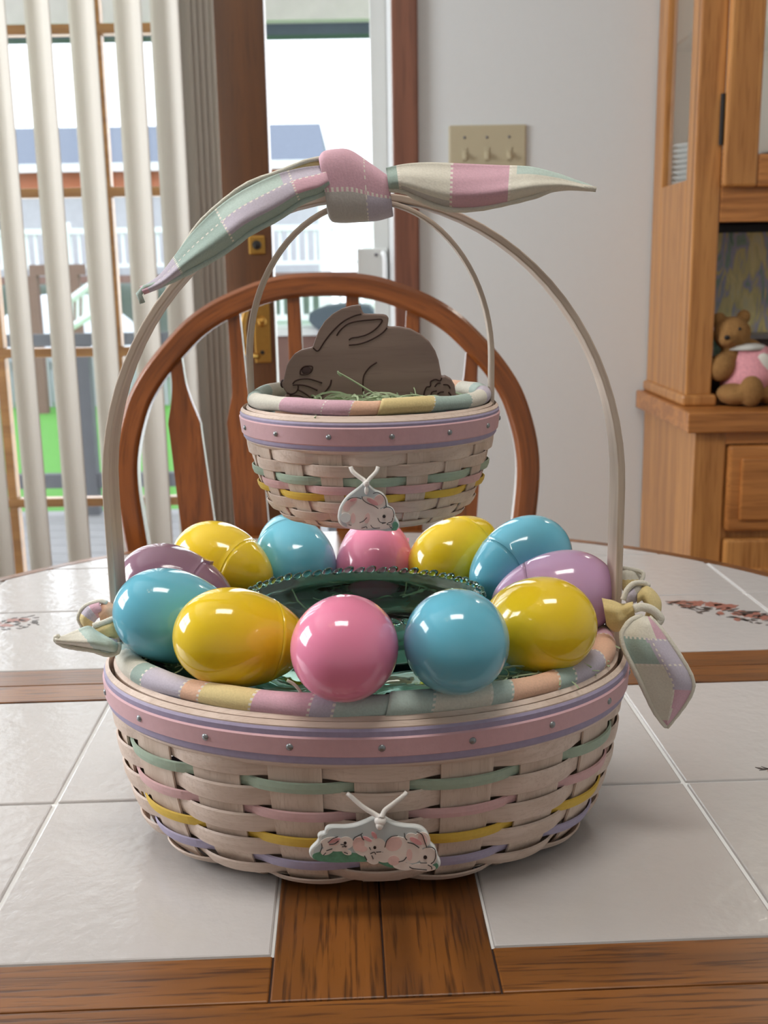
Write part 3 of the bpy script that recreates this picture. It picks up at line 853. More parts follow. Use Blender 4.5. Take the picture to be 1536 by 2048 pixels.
for xt, zt, xm, xb in ((-.266, .975, -.246, -.215), (-.189, 1.028, -.175, -.160), (-.112, 1.054, -.107, -.102), (-.036, 1.056, -.041, -.046), (.041, 1.034, .028, .013), (.118, .982, .099, .068)):
    w = [(zt + .005, .008), (max(zt - .03, .950), .0086), (.938, .0100), (.922, .0132), (.906, .0176), (.892, .0212), (.878, .0210), (.75, .0225), (.62, .021), (.52, .013), (.455, .008)]
    w = sorted(w, reverse=True)
    cx = lambda z: xm + (xt - xm) * (z - .75) / (zt - .75) if z > .75 else xb + (xm - xb) * (z - .455) / (.75 - .455)
    prof = smooth_path([Vector((cx(z), z, ww)) for z, ww in w], 3)
    mbs = MB()
    n = len(prof)
    out = [(p.x - p.z, p.y) for p in prof] + [(p.x + p.z, p.y) for p in reversed(prof)]
    vv = [(x, cy_(z) - .006, z) for x, z in out] + [(x, cy_(z) + .006, z) for x, z in out]
    ff = []
    N2 = len(out)
    for i in range(n - 1):
        ff += [(i, i + 1, N2 - 2 - i, N2 - 1 - i), (N2 + i + 1, N2 + i, 2 * N2 - 1 - i, 2 * N2 - 2 - i)]
    for i in range(N2):
        j = (i + 1) % N2
        ff.append((i, i + N2, j + N2, j))
    mbs.add(vv, ff).build('slat', MAT['chair'], ch, bevel=.002)
seat = [(.22 * cos(a) * (1 if sin(a) > 0 else 1.04), .215 * sin(a)) for a in [2 * pi * i / 36 for i in range(36)]]
MB().slab([(CXC + x, .575 + y) for x, y in seat], .425, .462).build('seat', MAT['chair'], ch, bevel=.012, seg=3)
for sx in (-1, 1):
    for sy, yy in ((-1, .43), (1, .71)):
        MB().tube(smooth_path([(CXC + sx * .15, yy, .43), (CXC + sx * .17, yy + sy * .02, .3), (CXC + sx * .185, yy + sy * .035, .18), (CXC + sx * .205, yy + sy * .055, 0)], 3), [.014, .015, .017, .019, .018, .016, .017, .016, .014, .013], 10).build('leg', MAT['chair'], ch, True)
for sx in (-1, 1):
    MB().tube([(CXC + sx * .185, .395, .18), (CXC + sx * .185, .745, .18)], .010, 8).build('stretcher', MAT['chair'], ch, True)
MB().tube([(CXC - .185, .57, .18), (CXC + .185, .57, .18)], .010, 8).build('stretcher', MAT['chair'], ch, True)

# ------------------------------------------------------------------ round tile-top table
PHI = radians(2.1)
tl_c = Matrix.Rotation(PHI, 3, 'Z') @ Vector((-.009, .239, 0))
tb = empty('dining_table', (tl_c.x, tl_c.y, 0), 'round dining table with white tiles set in a brown wood frame', 'table', rz=PHI)
RT_, RO = 0.517, 0.533


def clip(poly, r):
    N_ = 96
    for i in range(N_):
        a0, a1 = 2 * pi * i / N_, 2 * pi * (i + 1) / N_
        nx, ny = cos((a0 + a1) / 2), sin((a0 + a1) / 2)
        d = r * cos(pi / N_)
        out = []
        for j in range(len(poly)):
            p, q = poly[j], poly[(j + 1) % len(poly)]
            dp, dq = p[0] * nx + p[1] * ny - d, q[0] * nx + q[1] * ny - d
            if dp <= 0: out.append(p)
            if dp * dq < 0:
                t = dp / (dp - dq)
                out.append((p[0] + (q[0] - p[0]) * t, p[1] + (q[1] - p[1]) * t))
        poly = out
        if len(poly) < 3: return None
    return poly


def piece(name, u0, u1, v0, v1, z0, z1, mat, bev, r=RT_, parent=None):
    p = clip([(u0, v0), (u1, v0), (u1, v1), (u0, v1)], r)
    if p is None: return None
    return MB().slab(p, z0, z1).build(name, mat, parent or tb, bevel=bev, local=True)


circ = lambda r, n=96: [(r * cos(2 * pi * i / n), r * sin(2 * pi * i / n)) for i in range(n)]
MB().slab(circ(RT_), T - .03, T - .0016).build('grout_bed', MAT['grout'], tb, local=True)
MB().box(-.0538, .0538, -.4115, -.0357, T - .012, T - .0010).build('board_bed', MAT['dark'], tb, local=True)
for q0, q1, nm_ in ((-.0353, .0353, 0), (-.515, -.3767, 1)):
    p_ = clip([(-.53, q0), (.53, q0), (.53, q1), (-.53, q1)], RT_ - .0005)
    MB().slab(p_, T - .012, T - .0008).build('board_bed', MAT['dark'], tb, local=True)
g = .0013
rows = [(-.3765, -.208), (-.208, -.0355), (.0355, .206), (.206, .3725), (.3725, .53)]
cols = [(.054, .2035), (.2035, .398), (.398, .53)]
for v0, v1 in rows:
    for c0, c1 in cols:
        for s in (-1, 1):
            u0, u1 = (c0, c1) if s > 0 else (-c1, -c0)
            piece('tile', u0 + g, u1 - g, v0 + g, v1 - g, T - .008, T, MAT['tile'], .0012)
h = .0004
for s in (-1, 1):
    piece('board', -.054 + h if s < 0 else h, -h if s < 0 else .054 - h, -.4115 + h, -.0355 - h, T - .01, T + .0002, MAT['tabwood_y'], .0008)
    piece('board', -.054 + h if s < 0 else h, -h if s < 0 else .054 - h, .0355 + h, .53, T - .01, T + .0002, MAT['tabwood_y'], .0008)
    piece('board', -.53, .53, (-.0355 + h) if s < 0 else h, -h if s < 0 else .0355 - h, T - .01, T + .0002, MAT['tabwood_x'], .0008)
    u0, u1 = (.054 + h, .53) if s > 0 else (-.53, -.054 - h)
    piece('board', u0, u1, -.4115 + h, -.3765 - h, T - .01, T + .0002, MAT['tabwood_x'], .0008)
piece('board', -.53, .53, -.53, -.4115 - h, T - .01, T + .0002, MAT['tabwood_x'], .0008)
vs, fs = [], []
n = 96
for i in range(n):
    a = 2 * pi * i / n
    for r, z in ((RT_ + .0006, T - .03), (RT_ + .0006, T + .0002), (RO - .004, T + .0002), (RO, T - .005), (RO, T - .026), (RO - .006, T - .032)):
        vs.append((r * cos(a), r * sin(a), z))
for i in range(n):
    j = (i + 1) % n
    for k in range(6):
        l = (k + 1) % 6
        fs.append((i * 6 + k, j * 6 + k, j * 6 + l, i * 6 + l))
MB().add(vs, fs).build('rim', MAT['tabwood_x'], tb, local=True)
MB().slab(circ(.44, 48), T - .10, T - .03).build('apron', MAT['tabwood_x'], tb, local=True)
MB().lathe([(0, T - .1), (.11, T - .1), (.11, T - .13), (.06, T - .16), (.05, .42), (.075, .32), (.08, .2), (.06, .14), (0, .14)], (0, 0, 0), 24).build('pedestal', MAT['tabwood_y'], tb, True, local=True)
for k in range(4):
    a = pi / 4 + k * pi / 2
    d = Vector((cos(a), sin(a), 0))
    MB().tube(smooth_path([d * .04 + Vector((0, 0, .2)), d * .14 + Vector((0, 0, .17)), d * .24 + Vector((0, 0, .08)), d * .31 + Vector((0, 0, .028))], 4), .026, 10).build('foot', MAT['tabwood_y'], tb, True, local=True)
# printed flower sprays on the glaze
rnd = random.Random(5)
TI = (Matrix.Translation((tl_c.x, tl_c.y, 0)) @ Matrix.Rotation(PHI, 4, 'Z')).inverted()


def pxflat(px, py):
    return TI @ PZ(px, py, T + .0004)


def spray(blobs, leaves, nm='flower_print'):
    red, dark = MB(), MB()
    for (cx, cy, rx, ry) in blobs:
        k = 9
        ring = []
        ph = rnd.random() * 6
        for i in range(k * 2):
            a = 2 * pi * i / (k * 2)
            rr = (1 if i % 2 else .78) * (1 + .15 * sin(3 * a + ph))
            ring.append(pxflat(cx + rx * rr * cos(a), cy + ry * rr * sin(a)))
        red.slab([(p.x, p.y) for p in ring], T - .0004, T + .00025)
    for (ax, ay, bx_, by_, w) in leaves:
        p, q = pxflat(ax, ay), pxflat(bx_, by_)
        dv = (q - p)
        nv = Vector((-dv.y, dv.x, 0)).normalized() * w
        mid = (p + q) / 2
        dark.slab([(p.x, p.y), ((mid + nv).x, (mid + nv).y), (q.x, q.y), ((mid - nv).x, (mid - nv).y)], T - .0004, T + .00032)
    red.build(nm, MAT['print_red'], tb, local=True)
    dark.build('leaf_print', MAT['print_dark'], tb, local=True)


bl = [(1358, 1204, 22, 4), (1392, 1206, 20, 6), (1372, 1211, 12, 3), (1425, 1208, 20, 5), (1450, 1213, 26, 7), (1480, 1226, 18, 6), (1505, 1229, 22, 7), (1528, 1234, 14, 6), (1440, 1226, 9, 4), (1475, 1238, 8, 4)]
lv = []
for i in range(60):
    t = rnd.random()
    x = 1330 + 210 * t
    y = 1205 + 34 * t + rnd.uniform(-11, 14) * (0.35 + .6 * t)
    lv.append((x, y, x + rnd.uniform(8, 26), y + rnd.uniform(-5, 6), rnd.uniform(.0010, .0026)))
spray(bl, lv)
bl = [(30, 1240, 20, 4), (48, 1239, 12, 4), (12, 1250, 16, 3), (-10, 1244, 14, 5)]
lv = []
for i in range(30):
    x = rnd.uniform(-10, 72); y = 1247 - .1 * x + rnd.uniform(-9, 14)
    lv.append((x, y, x + rnd.uniform(6, 18), y + rnd.uniform(-4, 4), rnd.uniform(.0008, .0020)))
spray(bl, lv)
spray([(1545, 1541, 12, 5)], [(1510, 1534, 1530, 1538, .0012), (1518, 1540, 1540, 1536, .001), (1522, 1532, 1545, 1541, .001)])

# ------------------------------------------------------------------ woven baskets
class Oval:
    """oval basket wall: semi-axis a(z) with b = a - d, equal spacing along the rim"""
    def __init__(s, cx, cy, prof, d, zmid, n, x0):
        s.cx, s.cy, s.prof, s.d, s.n = cx, cy, prof, d, n
        a, b = s.ab(zmid)
        K = 720
        acc = [0.0]
        start = math.acos(max(-1, min(1, x0 / a)))
        s.start = -start
        for i in range(K):
            t = s.start + 2 * pi * (i + .5) / K
            acc.append(acc[-1] + sqrt((a * sin(t)) ** 2 + (b * cos(t)) ** 2) * 2 * pi / K)
        s.acc, s.K, s.per = acc, K, acc[-1]
    def ab(s, z):
        a = interp(z, s.prof[0], s.prof[1])
        return a, a - s.d
    def th(s, k):
        """angle of (fractional) stake number k"""
        w = (k % s.n) / s.n * s.per
        lo, hi = 0, s.K
        while hi - lo > 1:
            m_ = (lo + hi) // 2
            if s.acc[m_] <= w: lo = m_
            else: hi = m_
        f = (w - s.acc[lo]) / (s.acc[hi] - s.acc[lo])
        return s.start + 2 * pi * (lo + f) / s.K
    def at(s, k, z, off):
        t = s.th(k)
        a, b = s.ab(z)
        nx, ny = cos(t) / a, sin(t) / b
        l = sqrt(nx * nx + ny * ny)
        return Vector((s.cx + a * cos(t) + nx / l * off, s.cy + b * sin(t) + ny / l * off, z))


def ring_strip(ov, name, mat, parent, z0, z1, offf, thick, seg, bev=0.0, round_=0.0, K=None):
    """closed strip round the basket; offf(k) gives its radial offset"""
    K = K or ov.n * seg
    vs, fs = [], []
    sec = [(-.5, -.5), (-.5 + .08, .5), (0, .5 + round_), (.5 - .08, .5), (.5, -.5)]
    m_ = len(sec)
    for i in range(K):
        k = i * ov.n / K
        o = offf(k)
        for (h, t) in sec:
            vs.append(ov.at(k, (z0 + z1) / 2 + h * (z1 - z0), o + t * thick))
    for i in range(K):
        j = (i + 1) % K
        for q in range(m_):
            r = (q + 1) % m_
            fs.append((i * m_ + q, j * m_ + q, j * m_ + r, i * m_ + r))
    return MB().add(vs, fs).build(name, mat, parent)


def stake(ov, k, parent, mat, zs, widths, thick, pitch):
    vs, fs = [], []
    nw = 4
    for z, w in zip(zs, widths):
        for t in (-.5, .5):
            for i in range(nw + 1):
                kk = k + (i / nw - .5) * w / pitch
                vs.append(ov.at(kk, z, t * thick))
    m_ = 2 * (nw + 1)
    for r in range(len(zs) - 1):
        A, B = r * m_, (r + 1) * m_
        for i in range(nw):
            fs += [(A + i, A + i + 1, B + i + 1, B + i), (A + nw + 1 + i + 1, A + nw + 1 + i, B + nw + 1 + i, B + nw + 1 + i + 1)]
        fs += [(A, B, B + nw + 1, A + nw + 1), (A + nw, A + 2 * nw + 1, B + 2 * nw + 1, B + nw)]
    return MB().add(vs, fs).build('upright', mat, parent)


def over_under(amp, parity):
    def f(k):
        c = cos(pi * k) * (1 if parity == 0 else -1)
        return amp * (abs(c) ** .75) * (1 if c > 0 else -1)
    return f


def arch(name, cx, cy, hw, z0, z1, zt, w, thick, mat, parent, top_thin=1.0, bev=.0008):
    """bent-splint handle: straight to z1, then a half ellipse up to zt"""
    pts = [(-hw * .985, z0), (-hw, (z0 + z1) / 2), (-hw, z1)]
    K = 40
    for i in range(1, K):
        a = pi - pi * i / K
        pts.append((hw * cos(a), z1 + (zt - z1) * sin(a)))
    pts += [(hw, z1), (hw, (z0 + z1) / 2), (hw * .985, z0)]
    vs, fs = [], []
    for i, (x, z) in enumerate(pts):
        p, q = pts[max(i - 1, 0)], pts[min(i + 1, len(pts) - 1)]
        t = Vector((q[0] - p[0], 0, q[1] - p[1])).normalized()
        nr = Vector((-t.z, 0, t.x))
        wt = w * (1 - .22 * sin(pi * i / (len(pts) - 1)))
        for a, b in ((-.5, -.5), (.5, -.5), (.5, .5), (-.5, .5)):
            vs.append((cx + x + nr.x * a * thick, cy + b * wt, z + nr.z * a * thick))
    for i in range(len(pts) - 1):
        for k in range(4):
            l = (k + 1) % 4
            fs.append((i * 4 + k, i * 4 + l, i * 4 + 4 + l, i * 4 + 4 + k))
    e = (len(pts) - 1) * 4
    fs += [(0, 1, 2, 3), (e, e + 1, e + 2, e + 3)]
    return grain(MB().add(vs, fs).build(name, mat, parent, bevel=bev), 4, [(x, 0, z) for x, z in pts], ((-.002, -.01), (.002, -.01), (.002, .01), (-.002, .01)))


def rim(ov, parent, zr, offs, thick, nails, phase, nail_r):
    """beige band, purple strip on it, pink strip on that, nails"""
    (zb0, zb1), (zp0, zp1), (zk0, zk1) = zr
    ring_strip(ov, 'inner_rim', MAT['weaver'], parent, zb0 + .004, zb1 + .001, lambda k: -thick, thick, 12)
    ring_strip(ov, 'rim_band', MAT['weaver'], parent, zb0, zb1, lambda k: offs, thick, 12)
    ring_strip(ov, 'purple_strip', MAT['b_purple'], parent, zp0, zp1, lambda k: offs + thick * .7, thick * .6, 12)
    pk = ring_strip(ov, 'pink_strip', MAT['b_pink'], parent, zk0, zk1, lambda k: offs + thick * 1.2, thick * .6, 12)
    zc = (zk0 + zk1) / 2
    for i in range(nails):
        k = phase + i * ov.n / nails
        c = ov.at(k, zc, offs + thick * 1.5)
        d = (ov.at(k, zc, 1) - ov.at(k, zc, 0)).normalized()
        R = Vector((0, 0, 1)).rotation_difference(d).to_matrix()
        mb = MB().lathe([(nail_r, -.0006), (nail_r, .0003), (nail_r * .6, .0009), (0, .001)], (0, 0, 0), 10)
        mb.v = [tuple(c + R @ Vector(v)) for v in mb.v]
        mb.build('nail', MAT['nail'], pk, True)


# ---- big basket
BCX, BCY = -0.012, 0.005
PB = ([.750, .7535, .757, .7655, .7764, .795, .819, .8565], [.119, .1265, .131, .136, .140, .145, .1485, .1510])
big = Oval(BCX, BCY, PB, .0415, .80, 18, .0085)
bk = empty('easter_basket', (BCX, BCY, T), 'large oval whitewashed woven basket with tall hoop handle standing on the table', 'basket')
pitch = big.per / 18
zs_ = [.7515, .753, .756, .7615, .77, .785, .80, .82, .853]
for k in range(18):
    stake(big, k, bk, MAT['splint'], zs_, [.0225, .023, .0235, .0245, .025, .026, .027, .0278, .0285], .0013, pitch)
rows_ = [('weaver', .8235, .8350, 'weaver', 0), ('green_weaver', .8165, .8230, 'w_green', 1), ('weaver', .8055, .8175, 'weaver', 0),
         ('pink_weaver', .7995, .8055, 'w_pink', 1), ('weaver', .7885, .8005, 'weaver', 0), ('yellow_weaver', .7830, .7893, 'w_yellow', 1),
         ('weaver', .7730, .7845, 'weaver', 0), ('purple_weaver', .7668, .7732, 'w_purple', 1), ('weaver', .7590, .7672, 'weaver', 0), ('weaver', .7522, .7595, 'weaver', 1)]
for nm, z0, z1, mt, par in rows_:
    ring_strip(big, nm, MAT[mt], bk, z0, z1, over_under(.0029 if z0 > .765 else .0040, par), .0011, 14, round_=.25)
rim(big, bk, ((.8315, .8577), (.8345, .8552), (.8393, .8508)), .0028, .0022, 18, .0, .0019)
a_, b_ = big.ab(.7515)
MB().slab([(BCX + (a_ - .002) * cos(2 * pi * i / 48), BCY + (b_ - .002) * sin(2 * pi * i / 48)) for i in range(48)], .7512, .7535).build('base', MAT['splint'], bk)
arch('handle', -0.0113, BCY, .1475, .795, .955, 1.1187, .026, .0040, MAT['handle'], bk)

# ---- small basket hanging from the big handle
SCX, SCY = -0.0072, 0.0
PS = ([.9425, .945, .949, .955, .9625, .9715, .982, 1.0065], [.047, .0525, .056, .0595, .0628, .0655, .0675, .0705])
sml = Oval(SCX, SCY, PS, .0015, .975, 18, .0028)
sb = empty('hanging_basket', (SCX, SCY, .943), 'small round woven basket hung from the handle of the large one', 'basket')
pitch2 = sml.per / 18
zs_ = [.9435, .945, .948, .953, .960, .97, .985, 1.004]
for k in range(18):
    stake(sml, k, sb, MAT['splint'], zs_, [.0095, .010, .0105, .011, .0115, .012, .0125, .013], .0009, pitch2)
rows_ = [('weaver', .9803, .9895, 'weaver', 0), ('weaver', .9742, .9808, 'weaver', 1), ('green_weaver', .9690, .9740, 'w_green', 0),
         ('pink_weaver', .9645, .9692, 'w_pink', 1), ('yellow_weaver', .9600, .9645, 'w_yellow', 0), ('weaver', .9535, .9602, 'weaver', 1), ('weaver', .9480, .9535, 'weaver', 0), ('weaver', .9436, .9482, 'weaver', 1)]
for nm, z0, z1, mt, par in rows_:
    ring_strip(sml, nm, MAT[mt], sb, z0, z1, over_under(.0017, par), .0008, 12, round_=.25)
rim(sml, sb, ((.9868, 1.0055), (.9885, 1.0037), (.9913, 1.0014)), .0019, .0014, 14, .35, .00145)
a_, b_ = sml.ab(.9435)
MB().slab([(SCX + (a_ - .001) * cos(2 * pi * i / 36), SCY + (b_ - .001) * sin(2 * pi * i / 36)) for i in range(36)], .9428, .9445).build('base', MAT['splint'], sb)
arch('handle', -0.0062, SCY, .0680, .985, 1.030, 1.1160, .0135, .0026, MAT['handle'], sb)

# ------------------------------------------------------------------ patchwork cloth
def samples(n, breaks, eps):
    s = [i / n for i in range(n + 1)]
    s = [x for x in s if all(abs(x - b) > eps * 1.6 for b in breaks)]
    for b in breaks: s += [b - eps, b + eps]
    return sorted(s)


def cloth(name, parent, S, nu, nv, colf, ubreaks=(), vbreaks=(), eu=.006, ev=.02, thick=.0009, dash=True, closed_u=False, closed_v=False):
    us = samples(nu, ubreaks, eu) if ubreaks else [i / nu for i in range(nu + 1)]
    vs_ = samples(nv, vbreaks, ev) if vbreaks else [i / nv for i in range(nv + 1)]
    V = [S(u, v) for u in us for v in vs_]
    m_ = len(vs_)
    F, C = [], []
    for i in range(len(us) - 1):
        for j in range(m_ - 1):
            F.append((i * m_ + j, i * m_ + j + 1, (i + 1) * m_ + j + 1, (i + 1) * m_ + j))
            u, v = (us[i] + us[i + 1]) / 2, (vs_[j] + vs_[j + 1]) / 2
            c = colf(u, v)
            seam_u = any(abs(u - b) < eu for b in ubreaks)
            seam_v = any(abs(v - b) < ev for b in vbreaks)
            if (seam_u and j % 2 == 0) or (seam_v and i % 2 == 0): c = 'seam'
            C.append(CL[c])
    me = mesh(V, F)
    ca = me.color_attributes.new('patch', 'FLOAT_COLOR', 'CORNER')
    for p in me.polygons:
        for li in p.loop_indices:
            ca.data[li].color = C[p.index]
    bm = bmesh.new(); bm.from_mesh(me)
    bmesh.ops.remove_doubles(bm, verts=bm.verts, dist=1e-7)
    bm.to_mesh(me); bm.free()
    o = obj(name, me, MAT['cloth'], parent, True)
    sd = o.modifiers.new('thick', 'SOLIDIFY'); sd.thickness = thick; sd.offset = 0
    return o


def by_breaks(breaks, cols_):
    def f(u, v):
        k = sum(1 for b in breaks if u > b)
        return cols_[min(k, len(cols_) - 1)]
    return f


def edge_curve(pts):
    P = smooth_path([Vector((x, y)) for x, y in pts], 10)
    L_ = [0]
    for i in range(1, len(P)): L_.append(L_[-1] + (P[i] - P[i - 1]).length)
    def f(t):
        w = t * L_[-1]
        for i in range(len(P) - 1):
            if w <= L_[i + 1] + 1e-9:
                q = (w - L_[i]) / max(1e-9, L_[i + 1] - L_[i])
                return P[i].lerp(P[i + 1], min(1, max(0, q)))
        return P[-1]
    return f


def strip_surface(top, bot, Yf, bulge=.006, fold=0.0):
    """cloth between two edges; Yf(u) is its depth, bulge its belly towards the viewer"""
    A, B = edge_curve(top), edge_curve(bot)
    def S(u, v):
        p, q = A(u), B(u)
        w = min(1, ((p - q).length) / 60)
        c = p.lerp(q, v)
        y = Yf(u) - bulge * w * sin(pi * v) + fold * sin(2 * pi * v) * w + .0011 * w * sin(7 * u + 5 * v + 1) * sin(9 * v - 4 * u)
        return PY(c.x, c.y, y)
    return S


def hem(name, parent, pts, Yf, r=.0011, c='cream'):
    """stitched rolled edge of the cloth"""
    E_ = edge_curve(pts)
    P = [PY(E_(t / 24).x, E_(t / 24).y, Yf(t / 24)) for t in range(25)]
    mb = MB().tube(P, [r * (1 + .12 * (i % 2)) for i in range(25)], 6)
    return mb.build(name, MAT['hem_' + c], parent, True)


MAT['hem_cream'] = plain('hem_thread', CL['cream'], .9, .08, 900, bump=.3)
MAT['hem_mint'] = plain('hem_mint_thread', CL['mint'], .9, .08, 900, bump=.3)


def roll(name, parent, ov, zc, inset, r, ubreaks, cols_, shear, nu, k0=0.0):
    """liner rolled over the basket rim: tube along the oval"""
    zr = zc
    def S(u, v):
        k = (u + shear * v + k0) * ov.n
        a = 2 * pi * v + pi * 1.35
        c = ov.at(k, .8565 if ov is big else 1.0065, -inset)
        d = (ov.at(k, zc, 1) - ov.at(k, zc, 0)).normalized()
        wob = 1 + .06 * sin(k * 2.3) + .04 * sin(k * 5.1 + 1)
        return Vector((c.x, c.y, zr + .0006 * sin(k * 1.7))) + d * (r * wob * cos(a)) + Vector((0, 0, 1)) * (r * wob * .95 * sin(a))
    return cloth(name, parent, S, nu, 30, by_breaks(ubreaks, cols_), ubreaks, (), eu=.0009, thick=.0004)


# ---- liners
ln = empty('basket_liner', (BCX, BCY, .80), 'pastel patchwork cloth liner rolled over the rim of the large basket', 'liner')
rc = ['mint', 'cream', 'mint', 'peach', 'sage', 'lilac', 'peach', 'pink', 'cream', 'grey', 'mint', 'yellow', 'pink', 'cream', 'peach', 'lilac', 'mint', 'cream', 'pink', 'yellow', 'mint', 'cream', 'peach', 'grey', 'cream', 'mint', 'cream', 'sage', 'lilac', 'peach', 'yellow', 'pink', 'lilac', 'mint']
rb = [(i + .35 * ((i * 7) % 5 - 2) / 2.2) / 34 for i in range(1, 34)]
roll('rolled_edge', ln, big, .8615, .0095, .0066, rb, rc, .012, 340)
def lining(ov, zt, zb, inset, colr, name, parent, zc):
    def S(u, v):
        k = u * ov.n
        z = zt + (zb - zt) * min(1, v * 1.6)
        c = ov.at(k, max(z, .76 if ov is big else .952), -inset - .001 * sin(k * 6))
        if v > .625:
            t = (v - .625) / .375
            c = c.lerp(Vector((ov.cx, ov.cy, zb - .002)), t)
        c.z = z
        return c
    br = [i / 20 for i in range(1, 20)]
    return cloth(name, parent, S, 120, 12, by_breaks(br, ['cream', 'mint', 'pink', 'cream', 'lilac', 'yellow', 'cream', 'mint', 'peach'] * 3), br, (), eu=.002, thick=.0005)
lining(big, .860, .8455, .012, None, 'lining', ln, 0)
sl = empty('small_basket_liner', (SCX, SCY, .97), 'pastel patchwork cloth liner rolled over the rim of the small hanging basket', 'liner')
rc2 = ['yellow', 'sage', 'cream', 'lilac', 'mint', 'cream', 'peach', 'pink', 'yellow', 'cream', 'mint', 'peach', 'lilac', 'cream', 'mint', 'sage', 'cream', 'cream', 'pink', 'pink', 'peach']
rb2 = [.070, .135, .18, .225, .27, .315, .36, .405, .45, .495, .54, .585, .63, .675, .72, .77, .80, .865, .93, .965]
roll('rolled_edge', sl, sml, 1.0102, .0062, .0042, rb2, rc2, .02, 240)
lining(sml, 1.009, .992, .007, None, 'lining', sl, 0)

# ---- bow ties of the big liner
def const(a, b=None):
    return (lambda u: a) if b is None else (lambda u: a + (b - a) * u)

def blob_knot(name, parent, c, rx, ry, rz, colr):
    me_o = MB().ball(c, rx, ry, rz, 14, 10).build(name, MAT['hem_' + colr], parent, True)
    return me_o

# left bow
cloth('bow_loop', ln, strip_surface([(166, 1256), (157, 1234), (170, 1213), (198, 1203)], [(178, 1260), (186, 1248), (193, 1238), (206, 1228)], const(-.008, -.012), .010), 24, 12, by_breaks([.42, .7], ['yellow', 'lilac', 'pink']), [.42, .7])
hem('loop_hem', ln, [(166, 1256), (157, 1234), (170, 1213), (198, 1203), (214, 1206)], const(-.009, -.013), .0013)
cloth('bow_loop', ln, strip_surface([(194, 1218), (210, 1204), (228, 1210), (246, 1222)], [(204, 1252), (216, 1250), (230, 1248), (248, 1244)], const(-.013, -.010), .006), 20, 12, by_breaks([], ['peach']))
cloth('bow_band', ln, strip_surface([(186, 1252), (205, 1246), (230, 1236), (252, 1230)], [(190, 1280), (210, 1284), (236, 1274), (262, 1262)], const(-.022, -.018), .006), 20, 10, by_breaks([], ['yellow']))
hem('band_hem', ln, [(186, 1252), (205, 1246), (230, 1236), (252, 1230)], const(-.0235, -.0195), .0016)
cloth('bow_tail', ln, strip_surface([(192, 1262), (176, 1252), (150, 1262), (126, 1272), (108, 1274)], [(238, 1288), (232, 1306), (200, 1300), (160, 1292), (112, 1284)], const(-.028, -.040), .010, .003), 36, 12, by_breaks([.2, .45], ['mint', 'mint', 'cream']), [.45])
hem('tail_hem', ln, [(238, 1285), (236, 1304), (215, 1310), (185, 1301), (150, 1296), (125, 1290), (109, 1278), (118, 1272)], const(-.030, -.040), .0014)
cloth('bow_fold', ln, strip_surface([(184, 1274), (205, 1272), (234, 1280)], [(190, 1296), (212, 1304), (236, 1302)], const(-.024), -.004), 14, 8, by_breaks([.5], ['pink', 'lilac']))
# right bow
cloth('bow_band', ln, strip_surface([(1204, 1196), (1225, 1201), (1245, 1208), (1266, 1204)], [(1214, 1250), (1228, 1262), (1246, 1258), (1270, 1232)], const(-.012, -.020), .005), 20, 10, by_breaks([], ['yellow']))
cloth('bow_back_tail', ln, strip_surface([(1262, 1210), (1246, 1180), (1240, 1150), (1246, 1138)], [(1268, 1204), (1276, 1178), (1286, 1152), (1280, 1142)], const(.0, .016), .006), 20, 10, by_breaks([.35, .7], ['pink', 'yellow', 'cream']), [.35, .7])
hem('back_tail_hem', ln, [(1268, 1204), (1276, 1178), (1286, 1154), (1282, 1144), (1246, 1136)], const(-.001, .015), .0013)
cloth('bow_loop', ln, strip_surface([(1276, 1180), (1292, 1172), (1310, 1184), (1322, 1206), (1318, 1238)], [(1274, 1206), (1284, 1200), (1290, 1208), (1294, 1220), (1288, 1240)], const(-.014, -.020), .010, .002), 24, 10, by_breaks([], ['yellow']))
cloth('bow_fold', ln, strip_surface([(1248, 1196), (1256, 1180), (1270, 1168), (1284, 1168)], [(1256, 1212), (1266, 1206), (1274, 1200), (1288, 1184)], const(-.016, -.012), .008), 16, 10, by_breaks([.6], ['lilac', 'grey']), [.6])
hem('fold_hem', ln, [(1246, 1200), (1254, 1180), (1268, 1167), (1286, 1166), (1298, 1172)], const(-.018, -.014), .0016)
mbk = MB().tube([PY(x, y, -.024) for x, y in [(p.x, p.y) for p in smooth_path([Vector((1268, 1218)), Vector((1284, 1214)), Vector((1304, 1220)), Vector((1320, 1236)), Vector((1316, 1246))], 5)]], .0026, 8)
mbk.build('bow_knot', MAT['hem_cream'], ln, True)
RTOP = [(1284, 1232), (1262, 1240), (1245, 1262), (1243, 1278), (1250, 1302), (1270, 1342), (1292, 1388), (1310, 1424), (1332, 1453)]
RBOT = [(1298, 1234), (1310, 1246), (1326, 1264), (1344, 1288), (1366, 1322), (1382, 1352), (1386, 1376), (1370, 1408), (1334, 1454)]
def rcol(u, v):
    if u < .24: return 'cream' if v < .72 else 'pink'
    if u > .93: return 'pink'
    if v < .58 + .25 * (u - .5):
        return 'sage' if u < .46 else 'cream'
    return 'lilac' if u < .66 else 'pink'
cloth('bow_tail', ln, strip_surface(RTOP, RBOT, lambda u: -.026 - .010 * sin(pi * u), .007, .002), 44, 22, rcol, [.24, .46], [.62], eu=.008, ev=.015)
hem('tail_hem', ln, RTOP, lambda u: -.0265 - .010 * sin(pi * u), .0014)
hem('tail_hem', ln, RBOT, lambda u: -.0265 - .010 * sin(pi * u), .0014)

